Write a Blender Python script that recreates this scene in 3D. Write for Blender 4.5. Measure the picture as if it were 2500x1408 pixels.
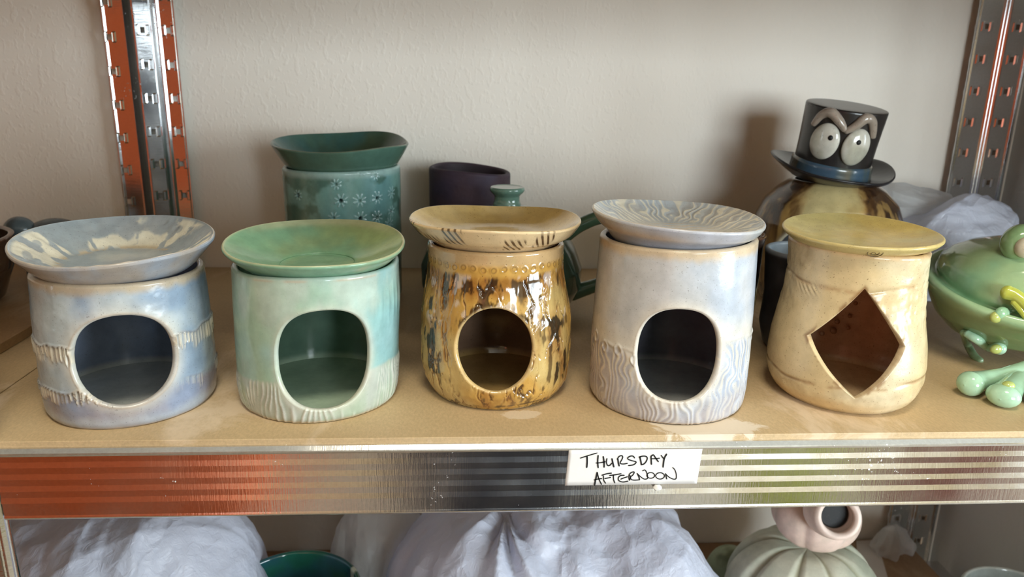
import bpy, bmesh, math, random
import numpy as np
from mathutils import Vector, Matrix

# ------------------------------------------------------------------ camera, world, lights, exposure
for o in list(bpy.data.objects): bpy.data.objects.remove(o)
S = bpy.context.scene
COL = S.collection
F = 1850.0
PITCH, YAW, ROLL, CAMY, CAMZ = 0.2801589, 0.06458957, 0.01980383, 0.40578315, 0.20845435

def cam_basis():
    f = np.array([math.sin(YAW)*math.cos(PITCH), math.cos(YAW)*math.cos(PITCH), -math.sin(PITCH)])
    rt = np.array([math.cos(YAW), -math.sin(YAW), 0.0]); up = np.cross(rt, f)
    return rt*math.cos(ROLL)+up*math.sin(ROLL), -rt*math.sin(ROLL)+up*math.cos(ROLL), f
RT, UP, FW = cam_basis()
CAMP = np.array([0.0, -CAMY, CAMZ])

def at(px, py, axis, val):
    """world point seen at pixel (px,py) on the world plane axis=val (measuring aid)"""
    d = FW + RT*(px-1250)/F + UP*(704-py)/F
    return CAMP + d*((val-CAMP[axis])/d[axis])

cd = bpy.data.cameras.new('camera'); cam = bpy.data.objects.new('camera', cd); COL.objects.link(cam)
cam.matrix_world = Matrix(((RT[0], UP[0], -FW[0], CAMP[0]), (RT[1], UP[1], -FW[1], CAMP[1]), (RT[2], UP[2], -FW[2], CAMP[2]), (0, 0, 0, 1)))
cd.sensor_width = 36.0; cd.lens = F/2500*36.0; cd.clip_start = .01
cd.dof.use_dof = True; cd.dof.focus_distance = .47; cd.dof.aperture_fstop = 11
S.camera = cam
S.view_settings.view_transform = 'Standard'; S.view_settings.look = 'None'
S.view_settings.gamma = 1; S.view_settings.use_curve_mapping = False
S.view_settings.exposure = 0.06
S.cycles.use_denoising = True
S.cycles.max_bounces = 8; S.cycles.diffuse_bounces = 5; S.cycles.glossy_bounces = 4
S.cycles.transmission_bounces = 6; S.cycles.transparent_max_bounces = 12
S.cycles.sample_clamp_indirect = 6.0

W = bpy.data.worlds.new('world'); S.world = W; W.use_nodes = True
W.node_tree.nodes['Background'].inputs[0].default_value = (.75, .85, 1, 1)
W.node_tree.nodes['Background'].inputs[1].default_value = .6

def area(name, loc, target, sx, sy, power, col):
    l = bpy.data.lights.new(name, 'AREA'); l.shape = 'RECTANGLE'; l.size = sx; l.size_y = sy
    l.energy = power; l.color = col
    o = bpy.data.objects.new(name, l); COL.objects.link(o); o.location = loc
    o.rotation_euler = (Vector(target)-Vector(loc)).to_track_quat('-Z', 'Y').to_euler()
    return o
# daylight coming in by the side window, the window behind the camera and one warm ceiling fitting
area('daylight_side_window', (2.66, -1.5, .25), (0, -1.5, .25), 1.5, 1.4, 116, (.81, .93, 1.0))
area('daylight_rear_window', (.9, -3.06, .45), (.9, 0, .45), 1.3, 1.1, 102, (.84, .95, 1.0))
area('ceiling_lamp_light', (.05, -.62, 1.50), (.05, -.62, 0), .42, .30, 13, (1.0, .90, .70))

# ------------------------------------------------------------------ numpy noise
def lin(r, g, b):
    c = np.array([r, g, b], float)/255.0
    return np.where(c <= .04045, c/12.92, ((c+.055)/1.055)**2.4)

def _h(i, j, k, s):
    n = (i.astype(np.int64)*374761393 + j.astype(np.int64)*668265263 + k.astype(np.int64)*1440662683 + s*974634777) & 0xffffffff
    n = ((n ^ (n >> 13))*1274126177) & 0xffffffff
    n = n ^ (n >> 16)
    return (n & 0xffff)/65535.0

def vn(x, y, z, s=0):
    x = np.asarray(x, float); y = np.asarray(y, float); z = np.asarray(z, float)
    x, y, z = np.broadcast_arrays(x, y, z)
    i, j, k = np.floor(x), np.floor(y), np.floor(z)
    fx, fy, fz = x-i, y-j, z-k
    fx, fy, fz = [t*t*(3-2*t) for t in (fx, fy, fz)]
    r = 0
    for a in (0, 1):
        for b in (0, 1):
            for c in (0, 1):
                r = r + _h(i+a, j+b, k+c, s)*(fx if a else 1-fx)*(fy if b else 1-fy)*(fz if c else 1-fz)
    return r*2-1

def fbm(x, y, z, s=0, o=4, g=.5):
    r = 0; a = 1.0; t = 0
    for q in range(o):
        r = r + a*vn(x*2**q, y*2**q, z*2**q, s+q*17); t += a; a *= g
    return r/t

def sm(a, b, x):
    t = np.clip((x-a)/(b-a), 0, 1); return t*t*(3-2*t)

def soft(c, k=.05):
    l = c @ np.array([.25, .62, .13]); return c*(1-k)+l[..., None]*k

def mixc(A, B, t):
    t = np.asarray(t)[..., None]
    return A*(1-t)+B*t

# ------------------------------------------------------------------ object helpers
def setp(o, label=None, cat=None, group=None, kind=None):
    if label: o['label'] = label
    if cat: o['category'] = cat
    if group: o['group'] = group
    if kind: o['kind'] = kind
    return o

def empty(name, loc, label=None, cat=None, group=None, kind=None):
    o = bpy.data.objects.new(name, None); COL.objects.link(o); o.location = loc
    o.empty_display_size = .02
    return setp(o, label, cat, group, kind)

def link(name, me, mat, parent=None, world=True):
    o = bpy.data.objects.new(name, me); COL.objects.link(o)
    if mat is not None and not me.materials: me.materials.append(mat)
    if parent is not None:
        o.parent = parent
        if world: o.location = -Vector(parent.location)
    return o

def npmesh(name, V, faces, smooth=True, color=None):
    """V (n,3) array; faces list of arrays (m,3|4)"""
    me = bpy.data.meshes.new(name)
    V = np.ascontiguousarray(V, dtype=np.float32)
    me.vertices.add(len(V)); me.vertices.foreach_set('co', V.ravel())
    fl = [np.asarray(f, dtype=np.int32) for f in faces if len(f)]
    tot = np.concatenate([np.full(len(f), f.shape[1], dtype=np.int32) for f in fl])
    idx = np.concatenate([f.ravel() for f in fl])
    me.loops.add(len(idx)); me.loops.foreach_set('vertex_index', idx)
    st = np.zeros(len(tot), dtype=np.int32); st[1:] = np.cumsum(tot)[:-1]
    me.polygons.add(len(tot)); me.polygons.foreach_set('loop_start', st)
    try: me.polygons.foreach_set('loop_total', tot)
    except Exception: pass
    me.update(calc_edges=True); me.validate()
    me.polygons.foreach_set('use_smooth', np.full(len(me.polygons), smooth, dtype=bool))
    if color is not None:
        ca = me.color_attributes.new('glaze', 'FLOAT_COLOR', 'POINT')
        c = np.ones((len(V), 4), dtype=np.float32); c[:, :3] = color
        ca.data.foreach_set('color', c.ravel())
    return me

def gridfaces(n, m, base=0, closed=True, flip=False):
    """n rings of m verts"""
    i = np.arange(n-1)[:, None]; mm = m if closed else m-1
    j = np.arange(mm)[None, :]; j2 = (j+1) % m
    a = i*m+j; b = i*m+j2; c = (i+1)*m+j2; d = (i+1)*m+j
    q = np.stack([a, b, c, d], -1).reshape(-1, 4)+base
    return q[:, ::-1] if flip else q

def boxbm(bm, c, s, rot=None):
    r = bmesh.ops.create_cube(bm, size=1.0)
    M = Matrix.Translation(c) @ (rot.to_4x4() if rot else Matrix.Identity(4)) @ Matrix.Diagonal((*s, 1))
    bmesh.ops.transform(bm, matrix=M, verts=r['verts']); return r['verts']

def bmobj(name, bm, mat, parent=None, smooth=False, bevel=0, seg=2):
    if bevel: bmesh.ops.bevel(bm, geom=list(bm.edges), offset=bevel, segments=seg, affect='EDGES', profile=.5)
    bmesh.ops.recalc_face_normals(bm, faces=list(bm.faces))
    me = bpy.data.meshes.new(name); bm.to_mesh(me); bm.free()
    for p in me.polygons: p.use_smooth = smooth
    return link(name, me, mat, parent)

def box(name, lo, hi, mat, parent=None, bevel=0):
    bm = bmesh.new()
    boxbm(bm, [(a+b)/2 for a, b in zip(lo, hi)], [b-a for a, b in zip(lo, hi)])
    return bmobj(name, bm, mat, parent, bevel=bevel)

def tube(name, pts, rad, mat, parent=None, seg=20, flat=(1, 1), color=None, sub=8, ref=(0, 0, 1)):
    """swept tube through control points (Catmull-Rom), per-point radius, rounded ends"""
    P = np.array(pts, float); R = np.array(rad if hasattr(rad, '__len__') else [rad]*len(P), float)
    Q = []; RR = []
    n = len(P)
    for i in range(n-1):
        p0 = P[max(i-1, 0)]; p1 = P[i]; p2 = P[i+1]; p3 = P[min(i+2, n-1)]
        for t in np.linspace(0, 1, sub, endpoint=(i == n-2)):
            Q.append(.5*((2*p1)+(-p0+p2)*t+(2*p0-5*p1+4*p2-p3)*t*t+(-p0+3*p1-3*p2+p3)*t**3)); RR.append(R[i]*(1-t)+R[i+1]*t)
    Q = np.array(Q); RR = np.array(RR)
    T = np.gradient(Q, axis=0); T /= np.linalg.norm(T, axis=1)[:, None]
    rings = []
    def frame(t):
        a = np.cross(t, ref); a = a/(np.linalg.norm(a)+1e-9); return a, np.cross(a, t)
    def ring(c, t, r):
        a, b = frame(t); th = np.linspace(0, 2*np.pi, seg, endpoint=False)
        return c+r*(flat[0]*np.cos(th)[:, None]*a+flat[1]*np.sin(th)[:, None]*b)
    for s in -np.cos(np.linspace(0, 1.35, 9)): rings.append(ring(Q[0]+T[0]*s*RR[0]*.9, T[0], RR[0]*math.sqrt(max(1-s*s, 0.00001))))
    for q, t, r in zip(Q, T, RR): rings.append(ring(q, t, r))
    for s in np.sin(np.linspace(.22, np.pi/2, 9)): rings.append(ring(Q[-1]+T[-1]*s*RR[-1]*.9, T[-1], RR[-1]*math.sqrt(max(1-s*s, 0.00001))))
    V = np.concatenate(rings); n = len(rings)
    f = gridfaces(n, seg, flip=True)
    V = np.concatenate([V, [rings[0].mean(0)], [rings[-1].mean(0)]])
    j = np.arange(seg); j2 = (j+1) % seg
    c0 = np.stack([np.full(seg, n*seg), j, j2], -1); c1 = np.stack([np.full(seg, n*seg+1), (n-1)*seg+j2, (n-1)*seg+j], -1)
    col = None
    if color is not None: col = color(V) if callable(color) else np.tile(color, (len(V), 1))
    return link(name, npmesh(name, V, [f, c0[:, ::-1], c1[:, ::-1]], True, col), mat, parent)

def ellipsoid(name, c, r, mat, parent=None, rot=None, color=None, n=40, m=56, disp=None):
    ph = np.linspace(0, np.pi, n)[:, None]; th = np.linspace(0, 2*np.pi, m, endpoint=False)[None]
    V = np.stack([np.sin(ph)*np.cos(th)*r[0], np.sin(ph)*np.sin(th)*r[1], np.cos(ph)*r[2]+0*th], -1).reshape(-1, 3)
    if disp is not None: V = disp(V)
    if rot is not None: V = V @ np.array(rot).T
    V = V+np.array(c)
    col = None
    if color is not None: col = color(V) if callable(color) else np.tile(color, (len(V), 1))
    me = npmesh(name, V, [gridfaces(n, m, flip=True)], True, col)
    return link(name, me, mat, parent)

# ------------------------------------------------------------------ materials
def newmat(name):
    m = bpy.data.materials.new(name); m.use_nodes = True
    nt = m.node_tree; return m, nt, nt.nodes['Principled BSDF']

def N(nt, typ, **kw):
    n = nt.nodes.new(typ)
    for k, v in kw.items():
        if k.startswith('i_'):
            key = k[2:]
            n.inputs[int(key) if key.isdigit() else key].default_value = v
        else: setattr(n, k, v)
    return n

def noise(nt, scale, detail=4, rough=.55, vec=None, dist=0):
    n = N(nt, 'ShaderNodeTexNoise'); n.inputs['Scale'].default_value = scale; n.inputs['Detail'].default_value = detail
    n.inputs['Roughness'].default_value = rough; n.inputs['Distortion'].default_value = dist
    if vec is not None: nt.links.new(vec, n.inputs['Vector'])
    return n

def objco(nt, scale=(1, 1, 1), rot=(0, 0, 0)):
    t = N(nt, 'ShaderNodeTexCoord'); mp = N(nt, 'ShaderNodeMapping'); mp.inputs['Scale'].default_value = scale
    mp.inputs['Rotation'].default_value = rot
    nt.links.new(t.outputs['Object'], mp.inputs['Vector']); return mp.outputs[0]

def ramp(nt, fac, stops):
    r = N(nt, 'ShaderNodeValToRGB'); e = r.color_ramp.elements
    while len(e) < len(stops): e.new(.5)
    for q, (p, c) in zip(e, stops):
        q.position = p; q.color = (*c, 1) if hasattr(c, '__len__') else (c, c, c, 1)
    nt.links.new(fac, r.inputs[0]); return r

def mix(nt, fac, a, b, mode='MIX'):
    m = N(nt, 'ShaderNodeMix', data_type='RGBA', blend_type=mode)
    for k, v in ((0, fac), (6, a), (7, b)):
        if hasattr(v, 'links') or hasattr(v, 'is_output'): nt.links.new(v, m.inputs[k])
        elif k == 0: m.inputs[0].default_value = v
        else: m.inputs[k].default_value = (*v, 1)
    return m.outputs[2]

def bump(nt, bsdf, height, strength=.3, dist=.001):
    b = N(nt, 'ShaderNodeBump'); b.inputs['Strength'].default_value = strength; b.inputs['Distance'].default_value = dist
    nt.links.new(height, b.inputs['Height']); nt.links.new(b.outputs[0], bsdf.inputs['Normal']); return b

def ceramic(name, rough=.18, speck=lin(70, 60, 50), amt=.5, sc=900, thr=.68, coat=.0, bumps=.12, spec=.5, mott=.12, attr=True, base=None):
    m, nt, b = newmat(name)
    v = objco(nt)
    if attr:
        a = N(nt, 'ShaderNodeAttribute', attribute_name='glaze'); c = a.outputs['Color']
    else:
        rgb = N(nt, 'ShaderNodeRGB'); rgb.outputs[0].default_value = (*base, 1); c = rgb.outputs[0]
    big = noise(nt, 90, 4, .6, v)
    r1 = ramp(nt, big.outputs[0], [(.3, 1-mott), (.7, 1+mott)])
    c = mix(nt, 1.0, c, r1.outputs[0], 'MULTIPLY')
    sp = noise(nt, sc, 2, .5, v)
    r2 = ramp(nt, sp.outputs[0], [(thr, 0.0), (thr+.05, amt)])
    c = mix(nt, r2.outputs[0], c, speck)
    nt.links.new(c, b.inputs['Base Color'])
    b.inputs['Roughness'].default_value = rough
    b.inputs['Specular IOR Level'].default_value = spec
    b.inputs['Coat Weight'].default_value = coat; b.inputs['Coat Roughness'].default_value = .06
    bn = noise(nt, 260, 3, .5, v)
    bump(nt, b, bn.outputs[0], bumps, .0008)
    return m

def plain(name, col, rough=.5, metal=0, spec=.5, nscale=60, namt=.08, bscale=300, bstr=.1, bdist=.0005):
    m, nt, b = newmat(name)
    v = objco(nt); n = noise(nt, nscale, 4, .6, v)
    r = ramp(nt, n.outputs[0], [(.25, 1-namt), (.75, 1+namt)])
    c = mix(nt, 1.0, tuple(col), r.outputs[0], 'MULTIPLY')
    nt.links.new(c, b.inputs['Base Color']); b.inputs['Roughness'].default_value = rough
    b.inputs['Metallic'].default_value = metal; b.inputs['Specular IOR Level'].default_value = spec
    bump(nt, b, noise(nt, bscale, 3, .5, v).outputs[0], bstr, bdist)
    return m

def wallmat(name, col, s1=.55):
    m, nt, b = newmat(name)
    v = objco(nt, (1, 1, .62)); v2 = objco(nt)
    big = noise(nt, 3.2, 3, .5, v2)
    r = ramp(nt, big.outputs[0], [(.3, .95), (.7, 1.05)])
    c = mix(nt, 1.0, tuple(col), r.outputs[0], 'MULTIPLY')
    nt.links.new(c, b.inputs['Base Color']); b.inputs['Roughness'].default_value = .62
    n1 = noise(nt, 175, 2, .5, v, .2)
    r1 = ramp(nt, n1.outputs[0], [(.52, 0.0), (.66, 1.0)])
    n2 = noise(nt, 420, 3, .6, v)
    ad = N(nt, 'ShaderNodeMath', operation='MULTIPLY_ADD'); ad.inputs[1].default_value = .25
    nt.links.new(n2.outputs[0], ad.inputs[0]); nt.links.new(r1.outputs[0], ad.inputs[2])
    bump(nt, b, ad.outputs[0], s1, .0011)
    return m

def mdf(name, c1, c2, smear=1.0, patches=()):
    m, nt, b = newmat(name)
    v = objco(nt); big = noise(nt, 9, 4, .6, v)
    base = ramp(nt, big.outputs[0], [(.3, tuple(c1)), (.7, tuple(c2))]).outputs[0]
    fine = noise(nt, 620, 3, .7, objco(nt, (1, .45, 1), (0, 0, .5)))
    fr = ramp(nt, fine.outputs[0], [(.3, .86), (.72, 1.10)])
    c = mix(nt, 1.0, base, fr.outputs[0], 'MULTIPLY')
    # dried slip smeared in streaks
    sv = objco(nt, (1, .38, 1), (0, 0, .9)); s = noise(nt, 26, 5, .68, sv, .8)
    s2 = noise(nt, 7, 2, .5, v)
    mul = N(nt, 'ShaderNodeMath', operation='MULTIPLY'); nt.links.new(s.outputs[0], mul.inputs[0]); nt.links.new(s2.outputs[0], mul.inputs[1])
    sr = ramp(nt, mul.outputs[0], [(.285, 0.0), (.37, min(.8, .45*smear))])
    c = mix(nt, sr.outputs[0], c, tuple(lin(222, 200, 172)))
    tc = N(nt, 'ShaderNodeTexCoord'); sep = N(nt, 'ShaderNodeSeparateXYZ'); nt.links.new(tc.outputs['Object'], sep.inputs[0])
    ed = noise(nt, 55, 5, .7, v, 1.2)
    for (px, py, rx, ry, op) in patches:
        def aff(out, c0, r0):
            a = N(nt, 'ShaderNodeMath', operation='SUBTRACT'); nt.links.new(out, a.inputs[0]); a.inputs[1].default_value = c0
            d = N(nt, 'ShaderNodeMath', operation='DIVIDE'); nt.links.new(a.outputs[0], d.inputs[0]); d.inputs[1].default_value = r0
            p = N(nt, 'ShaderNodeMath', operation='POWER'); nt.links.new(d.outputs[0], p.inputs[0]); p.inputs[1].default_value = 2
            ab = N(nt, 'ShaderNodeMath', operation='MULTIPLY'); nt.links.new(d.outputs[0], ab.inputs[0]); nt.links.new(d.outputs[0], ab.inputs[1])
            return ab.outputs[0]
        ax = aff(sep.outputs[0], px, rx); ay = aff(sep.outputs[1], py, ry)
        su = N(nt, 'ShaderNodeMath', operation='ADD'); nt.links.new(ax, su.inputs[0]); nt.links.new(ay, su.inputs[1])
        sq = N(nt, 'ShaderNodeMath', operation='SQRT'); nt.links.new(su.outputs[0], sq.inputs[0])
        ms = N(nt, 'ShaderNodeMath', operation='MULTIPLY_ADD'); nt.links.new(ed.outputs[0], ms.inputs[0]); ms.inputs[1].default_value = 1.5; nt.links.new(sq.outputs[0], ms.inputs[2])
        rr = ramp(nt, ms.outputs[0], [(.0, 0.0), (1.0, 1.0)])
        mr = N(nt, 'ShaderNodeMapRange'); nt.links.new(ms.outputs[0], mr.inputs[0])
        mr.inputs[1].default_value = 1.72; mr.inputs[2].default_value = 1.58; mr.inputs[3].default_value = 0; mr.inputs[4].default_value = op
        nt.nodes.remove(rr)
        c = mix(nt, mr.outputs[0], c, tuple(lin(228, 214, 194)))
    nt.links.new(c, b.inputs['Base Color']); b.inputs['Roughness'].default_value = .55
    bump(nt, b, fine.outputs[0], .12, .0004)
    return m

def galv(name, axis='x', rough=.16, col=(.74, .75, .76)):
    m, nt, b = newmat(name)
    b.inputs['Metallic'].default_value = 1.0
    sc = (900, 60, 60) if axis == 'x' else (60, 60, 900)
    v = objco(nt, sc)
    g = noise(nt, 1.0, 2, .6, v)
    v2 = objco(nt); sp = noise(nt, 500, 4, .7, v2); pat = noise(nt, 14, 3, .6, v2)
    r = ramp(nt, pat.outputs[0], [(.35, rough*.75), (.7, rough*1.6)])
    nt.links.new(r.outputs[0], b.inputs['Roughness'])
    cr = ramp(nt, sp.outputs[0], [(.3, tuple(np.array(col)*.9)), (.7, tuple(np.array(col)*1.06))])
    # small dry flecks of slip
    fl = noise(nt, 420, 2, .5, v2); fm = noise(nt, 22, 3, .6, v2)
    mu = N(nt, 'ShaderNodeMath', operation='MULTIPLY'); nt.links.new(fl.outputs[0], mu.inputs[0]); nt.links.new(fm.outputs[0], mu.inputs[1])
    fr = ramp(nt, mu.outputs[0], [(.425, 0.0), (.47, 1.0)])
    c = mix(nt, fr.outputs[0], cr.outputs[0], (.75, .74, .72)); nt.links.new(c, b.inputs['Base Color'])
    inv = N(nt, 'ShaderNodeMath', operation='SUBTRACT'); inv.inputs[0].default_value = 1.0; nt.links.new(fr.outputs[0], inv.inputs[1])
    nt.links.new(inv.outputs[0], b.inputs['Metallic'])
    ad = N(nt, 'ShaderNodeMath', operation='MULTIPLY_ADD'); nt.links.new(sp.outputs[0], ad.inputs[0]); ad.inputs[1].default_value = .6; nt.links.new(g.outputs[0], ad.inputs[2])
    bump(nt, b, ad.outputs[0], .10, .0004)
    return m

def plastic(name, col=(.86, .88, .93), alpha=1.0, trans=.35):
    m, nt, b = newmat(name)
    b.inputs['Base Color'].default_value = (*col, 1); b.inputs['Roughness'].default_value = .28
    b.inputs['Alpha'].default_value = 1.0
    v = objco(nt); n = noise(nt, 120, 5, .6, v, 1.5)
    vo = N(nt, 'ShaderNodeTexVoronoi', feature='F1'); vo.inputs['Scale'].default_value = 26
    wp = noise(nt, 14, 2, .5, v); ad_ = N(nt, 'ShaderNodeVectorMath', operation='MULTIPLY_ADD'); ad_.inputs[1].default_value = (.12, .12, .12)
    nt.links.new(wp.outputs['Color'], ad_.inputs[0]); nt.links.new(objco(nt, (1.2, 1, .45), (0, .35, 0)), ad_.inputs[2]); nt.links.new(ad_.outputs[0], vo.inputs['Vector'])
    mm = N(nt, 'ShaderNodeMath', operation='MULTIPLY_ADD'); mm.inputs[1].default_value = .25; nt.links.new(n.outputs[0], mm.inputs[0]); nt.links.new(vo.outputs['Distance'], mm.inputs[2])
    bp = bump(nt, b, mm.outputs[0], .8, .0055)
    tr = N(nt, 'ShaderNodeBsdfTranslucent'); tr.inputs[0].default_value = (*col, 1)
    ms = N(nt, 'ShaderNodeMixShader'); ms.inputs[0].default_value = trans
    nt.links.new(b.outputs[0], ms.inputs[1]); nt.links.new(tr.outputs[0], ms.inputs[2])
    out = [q for q in nt.nodes if q.type == 'OUTPUT_MATERIAL'][0]
    last = ms.outputs[0]
    if alpha < 1:
        tp = N(nt, 'ShaderNodeBsdfTransparent'); tp.inputs[0].default_value = (.96, .96, .97, 1)
        m2 = N(nt, 'ShaderNodeMixShader'); m2.inputs[0].default_value = alpha
        nt.links.new(tp.outputs[0], m2.inputs[1]); nt.links.new(last, m2.inputs[2]); last = m2.outputs[0]
    nt.links.new(last, out.inputs['Surface'])
    return m

M_WALL = wallmat('wall_paint', lin(236, 228, 216), .22)
M_WALLR = wallmat('side_wall_paint', lin(196, 198, 198), .25)
M_ROOM = plain('room_paint', lin(206, 188, 152), .7, nscale=2)
M_FLOOR = plain('floor_vinyl', lin(150, 136, 118), .5, nscale=3, namt=.1)
M_CEIL = plain('ceiling_paint', lin(186, 182, 172), .8)
M_SHELF = mdf('fibreboard', lin(186, 160, 122), lin(202, 176, 136), 1.6,
              patches=((.148, .012, .036, .017, .85), (.036, .030, .014, .007, .5), (.145, .000, .012, .005, .9)))
M_SHELF2 = mdf('fibreboard_dark', lin(142, 112, 82), lin(158, 126, 94), .3)
M_PLANK = mdf('plywood', lin(150, 118, 80), lin(172, 138, 98), .4)
M_GALV = galv('galvanised_beam', 'x', .15)
M_GALVZ = galv('galvanised_post', 'z', .14)
M_BAG = plastic('white_film', (.74, .78, .92), 1.0, .30)
M_BAGC = plastic('clear_film', (.85, .86, .86), .62, .4)
M_LABEL = plain('label_paper', lin(232, 231, 230), .55, nscale=200, namt=.02)
M_INK = plain('marker_ink', lin(24, 24, 28), .4)
M_GLUE = plain('glue', lin(225, 225, 220), .15)

# ------------------------------------------------------------------ the room
XW = .597
def struct(name, lo, hi, mat):
    o = box(name, lo, hi, mat); o['kind'] = 'structure'; return o
struct('floor', (-2.6, -3.1, -1.16), (2.7, .5, -1.1), M_FLOOR)
struct('ceiling', (-2.6, -3.1, 1.56), (2.7, .5, 1.62), M_CEIL)
struct('wall_back', (-2.6, .40, -1.1), (2.7, .5, 1.56), M_WALL)
struct('wall_left', (-2.6, -3.1, -1.1), (-2.5, .4, 1.56), M_ROOM)
struct('wall_right', (XW, .02, -1.1), (2.5, .40, 1.56), M_WALLR)

def wall_with_window(name, axis, pos, thick, a0, a1, z0, z1, w0, w1, wz0, wz1, mat):
    bm = bmesh.new()
    for (p, q, r, s) in ((a0, w0, z0, z1), (w1, a1, z0, z1), (w0, w1, z0, wz0), (w0, w1, wz1, z1)):
        lo = [0, 0, r]; hi = [0, 0, s]; k = 1-axis
        lo[axis] = pos; hi[axis] = pos+thick; lo[k] = p; hi[k] = q
        boxbm(bm, [(i+j)/2 for i, j in zip(lo, hi)], [j-i for i, j in zip(lo, hi)])
    o = bmobj(name, bm, mat); o['kind'] = 'structure'
wall_with_window('wall_side', 0, 2.5, .1, -3.1, .02, -1.1, 1.56, -2.25, -.75, -.45, .95, M_ROOM)
wall_with_window('wall_front', 1, -3.1, .1, -2.5, 2.5, -1.1, 1.56, .25, 1.55, -.1, 1.0, M_ROOM)
M_FRAME = plain('window_paint', lin(235, 235, 232), .4)
def window(name, axis, pos, w0, w1, z0, z1, bars_a, bars_z):
    bm = bmesh.new(); k = 1-axis; t = .05
    def b(p, q, r, s):
        lo = [0, 0, r]; hi = [0, 0, s]; lo[axis] = pos-.02; hi[axis] = pos+.02; lo[k] = p; hi[k] = q
        boxbm(bm, [(i+j)/2 for i, j in zip(lo, hi)], [j-i for i, j in zip(lo, hi)])
    b(w0, w0+t, z0, z1); b(w1-t, w1, z0, z1); b(w0+t, w1-t, z0, z0+t); b(w0+t, w1-t, z1-t, z1)
    for a in bars_a: b(a-t/2, a+t/2, z0+t, z1-t)
    for zz in bars_z: b(w0+t, w1-t, zz-t/2, zz+t/2)
    o = bmobj(name, bm, M_FRAME); o['kind'] = 'structure'
window('window_1', 0, 2.56, -2.25, -.75, -.45, .95, (-1.5,), (.45,))
window('window_2', 1, -3.04, .25, 1.55, -.1, 1.0, (.9,), ())

# unseen boxes added to colour the metal's reflections; navy one replaces the photographer
M_ORANGE = plain('orange_lacquer', lin(200, 92, 46), .5)
M_NAVY = plain('navy_standin', lin(30, 34, 50), .6)
M_LIME = plain('lime_lacquer', lin(160, 172, 50), .5)
M_RED = plain('brown_red_lacquer', lin(120, 62, 54), .5)
def cabinet(name, lo, hi, mat, label, cat, doors=2):
    c = [(lo[0]+hi[0])/2, (lo[1]+hi[1])/2, lo[2]]
    e = empty(name, c, label, cat)
    box('carcass', lo, (hi[0], hi[1]-.02, hi[2]), mat, e, .003)
    w = (hi[0]-lo[0])/doors
    for i in range(doors):
        d = box('door', (lo[0]+i*w+.003, hi[1]-.02, lo[2]+.03), (lo[0]+(i+1)*w-.003, hi[1], hi[2]-.02), mat, e, .003)
        h = box('handle', (lo[0]+(i+.85)*w-.008, hi[1], (lo[2]+hi[2])/2-.05), (lo[0]+(i+.85)*w+.008, hi[1]+.02, (lo[2]+hi[2])/2+.05), M_GALV)
        h.parent = d; h.location = -d.location-Vector(e.location)+Vector(e.location)
    return e
cabinet('reflection_locker', (-1.85, -1.9, -1.1), (-.60, -1.5, .75), M_ORANGE, 'tall orange locker added out of view for its reflection in the metal', 'locker')
cabinet('photographer_standin', (-.13, -1.25, -1.1), (.32, -.95, .40), M_NAVY, 'dark navy cabinet added unseen to stand in for the photographer', 'cabinet')
cabinet('reflection_box', (.90, -1.85, -1.1), (1.05, -1.5, -.60), M_LIME, 'lime green box added out of view for its reflection in the metal', 'box', 1)
cabinet('reflection_cabinet', (1.35, -1.85, -1.1), (1.62, -1.5, -.50), M_RED, 'brown red cabinet added out of view to colour the metal reflections', 'cabinet', 1)
lamp = empty('ceiling_lamp', (.05, -.62, 1.56), 'flat white ceiling lamp above the front of the shelving', 'lamp')
box('housing', (-.18, -.79, 1.52), (.28, -.45, 1.56), M_FRAME, lamp)

# ------------------------------------------------------------------ shelving
def post(name, x0, x1, ydir, y, z0, z1, cols, ribs, parent, tilt=0.0, pitch=.032, zoff=0.0, lipdir=1, vee=None):
    """upright: pressed sheet with ribs and columns of slots; front face looks to -y"""
    w = x1-x0
    xs = set([0, .0012, .0024, w-.0024, w-.0012, w])
    for c in cols:
        for d in (-.0062, -.005, -.0034, -.002, .002, .0034, .005, .0062): xs.add(min(max(c+d, 0), w))
    for r in ribs:
        for d in (-.0018, -.0009, 0, .0009, .0018): xs.add(min(max(r+d, 0), w))
    xs = sorted(xs); xs = [x for i, x in enumerate(xs) if i == 0 or x-xs[i-1] > 2e-4]
    zs = []; z = z0+zoff
    k = 0
    zs = [z0]
    while z < z1-.012:
        if z > z0+.008:
            zs += [z-.0052, z-.0040, z-.0026, z, z+.0026, z+.0040, z+.0052]
        z += pitch
    zs.append(z1)
    zc = [z0+zoff+i*pitch for i in range(60)]
    V = []; idx = {}
    fc = []
    def h(x, z):
        v = 0
        if x < .0013 or x > w-.0013: v -= .0016*lipdir
        for r in ribs: v += .0014*max(0, 1-abs(x-r)/.0018)
        for c in cols:
            for q in zc:
                if abs(z-q) < .0042 and .0025 < abs(x-c) < .0051: v += .0009
        if vee: v += vee[1]*max(0, vee[0]-x)
        return v
    for i, zz in enumerate(zs):
        for j, xx in enumerate(xs):
            V.append((x0+xx, y-h(xx, zz), zz))
    n = len(xs)
    for i in range(len(zs)-1):
        for j in range(n-1):
            zm = (zs[i]+zs[i+1])/2; xm = (xs[j]+xs[j+1])/2
            if any(abs(zm-q) < .0026 for q in zc) and any(abs(xm-c) < .0021 for c in cols): continue
            fc.append((i*n+j, i*n+j+1, (i+1)*n+j+1, (i+1)*n+j))
    me = npmesh(name, np.array(V), [np.array(fc)], False)
    o = link(name, me, M_GALVZ, parent)
    md = o.modifiers.new('thick', 'SOLIDIFY'); md.thickness = .0012; md.offset = -1
    return o

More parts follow.
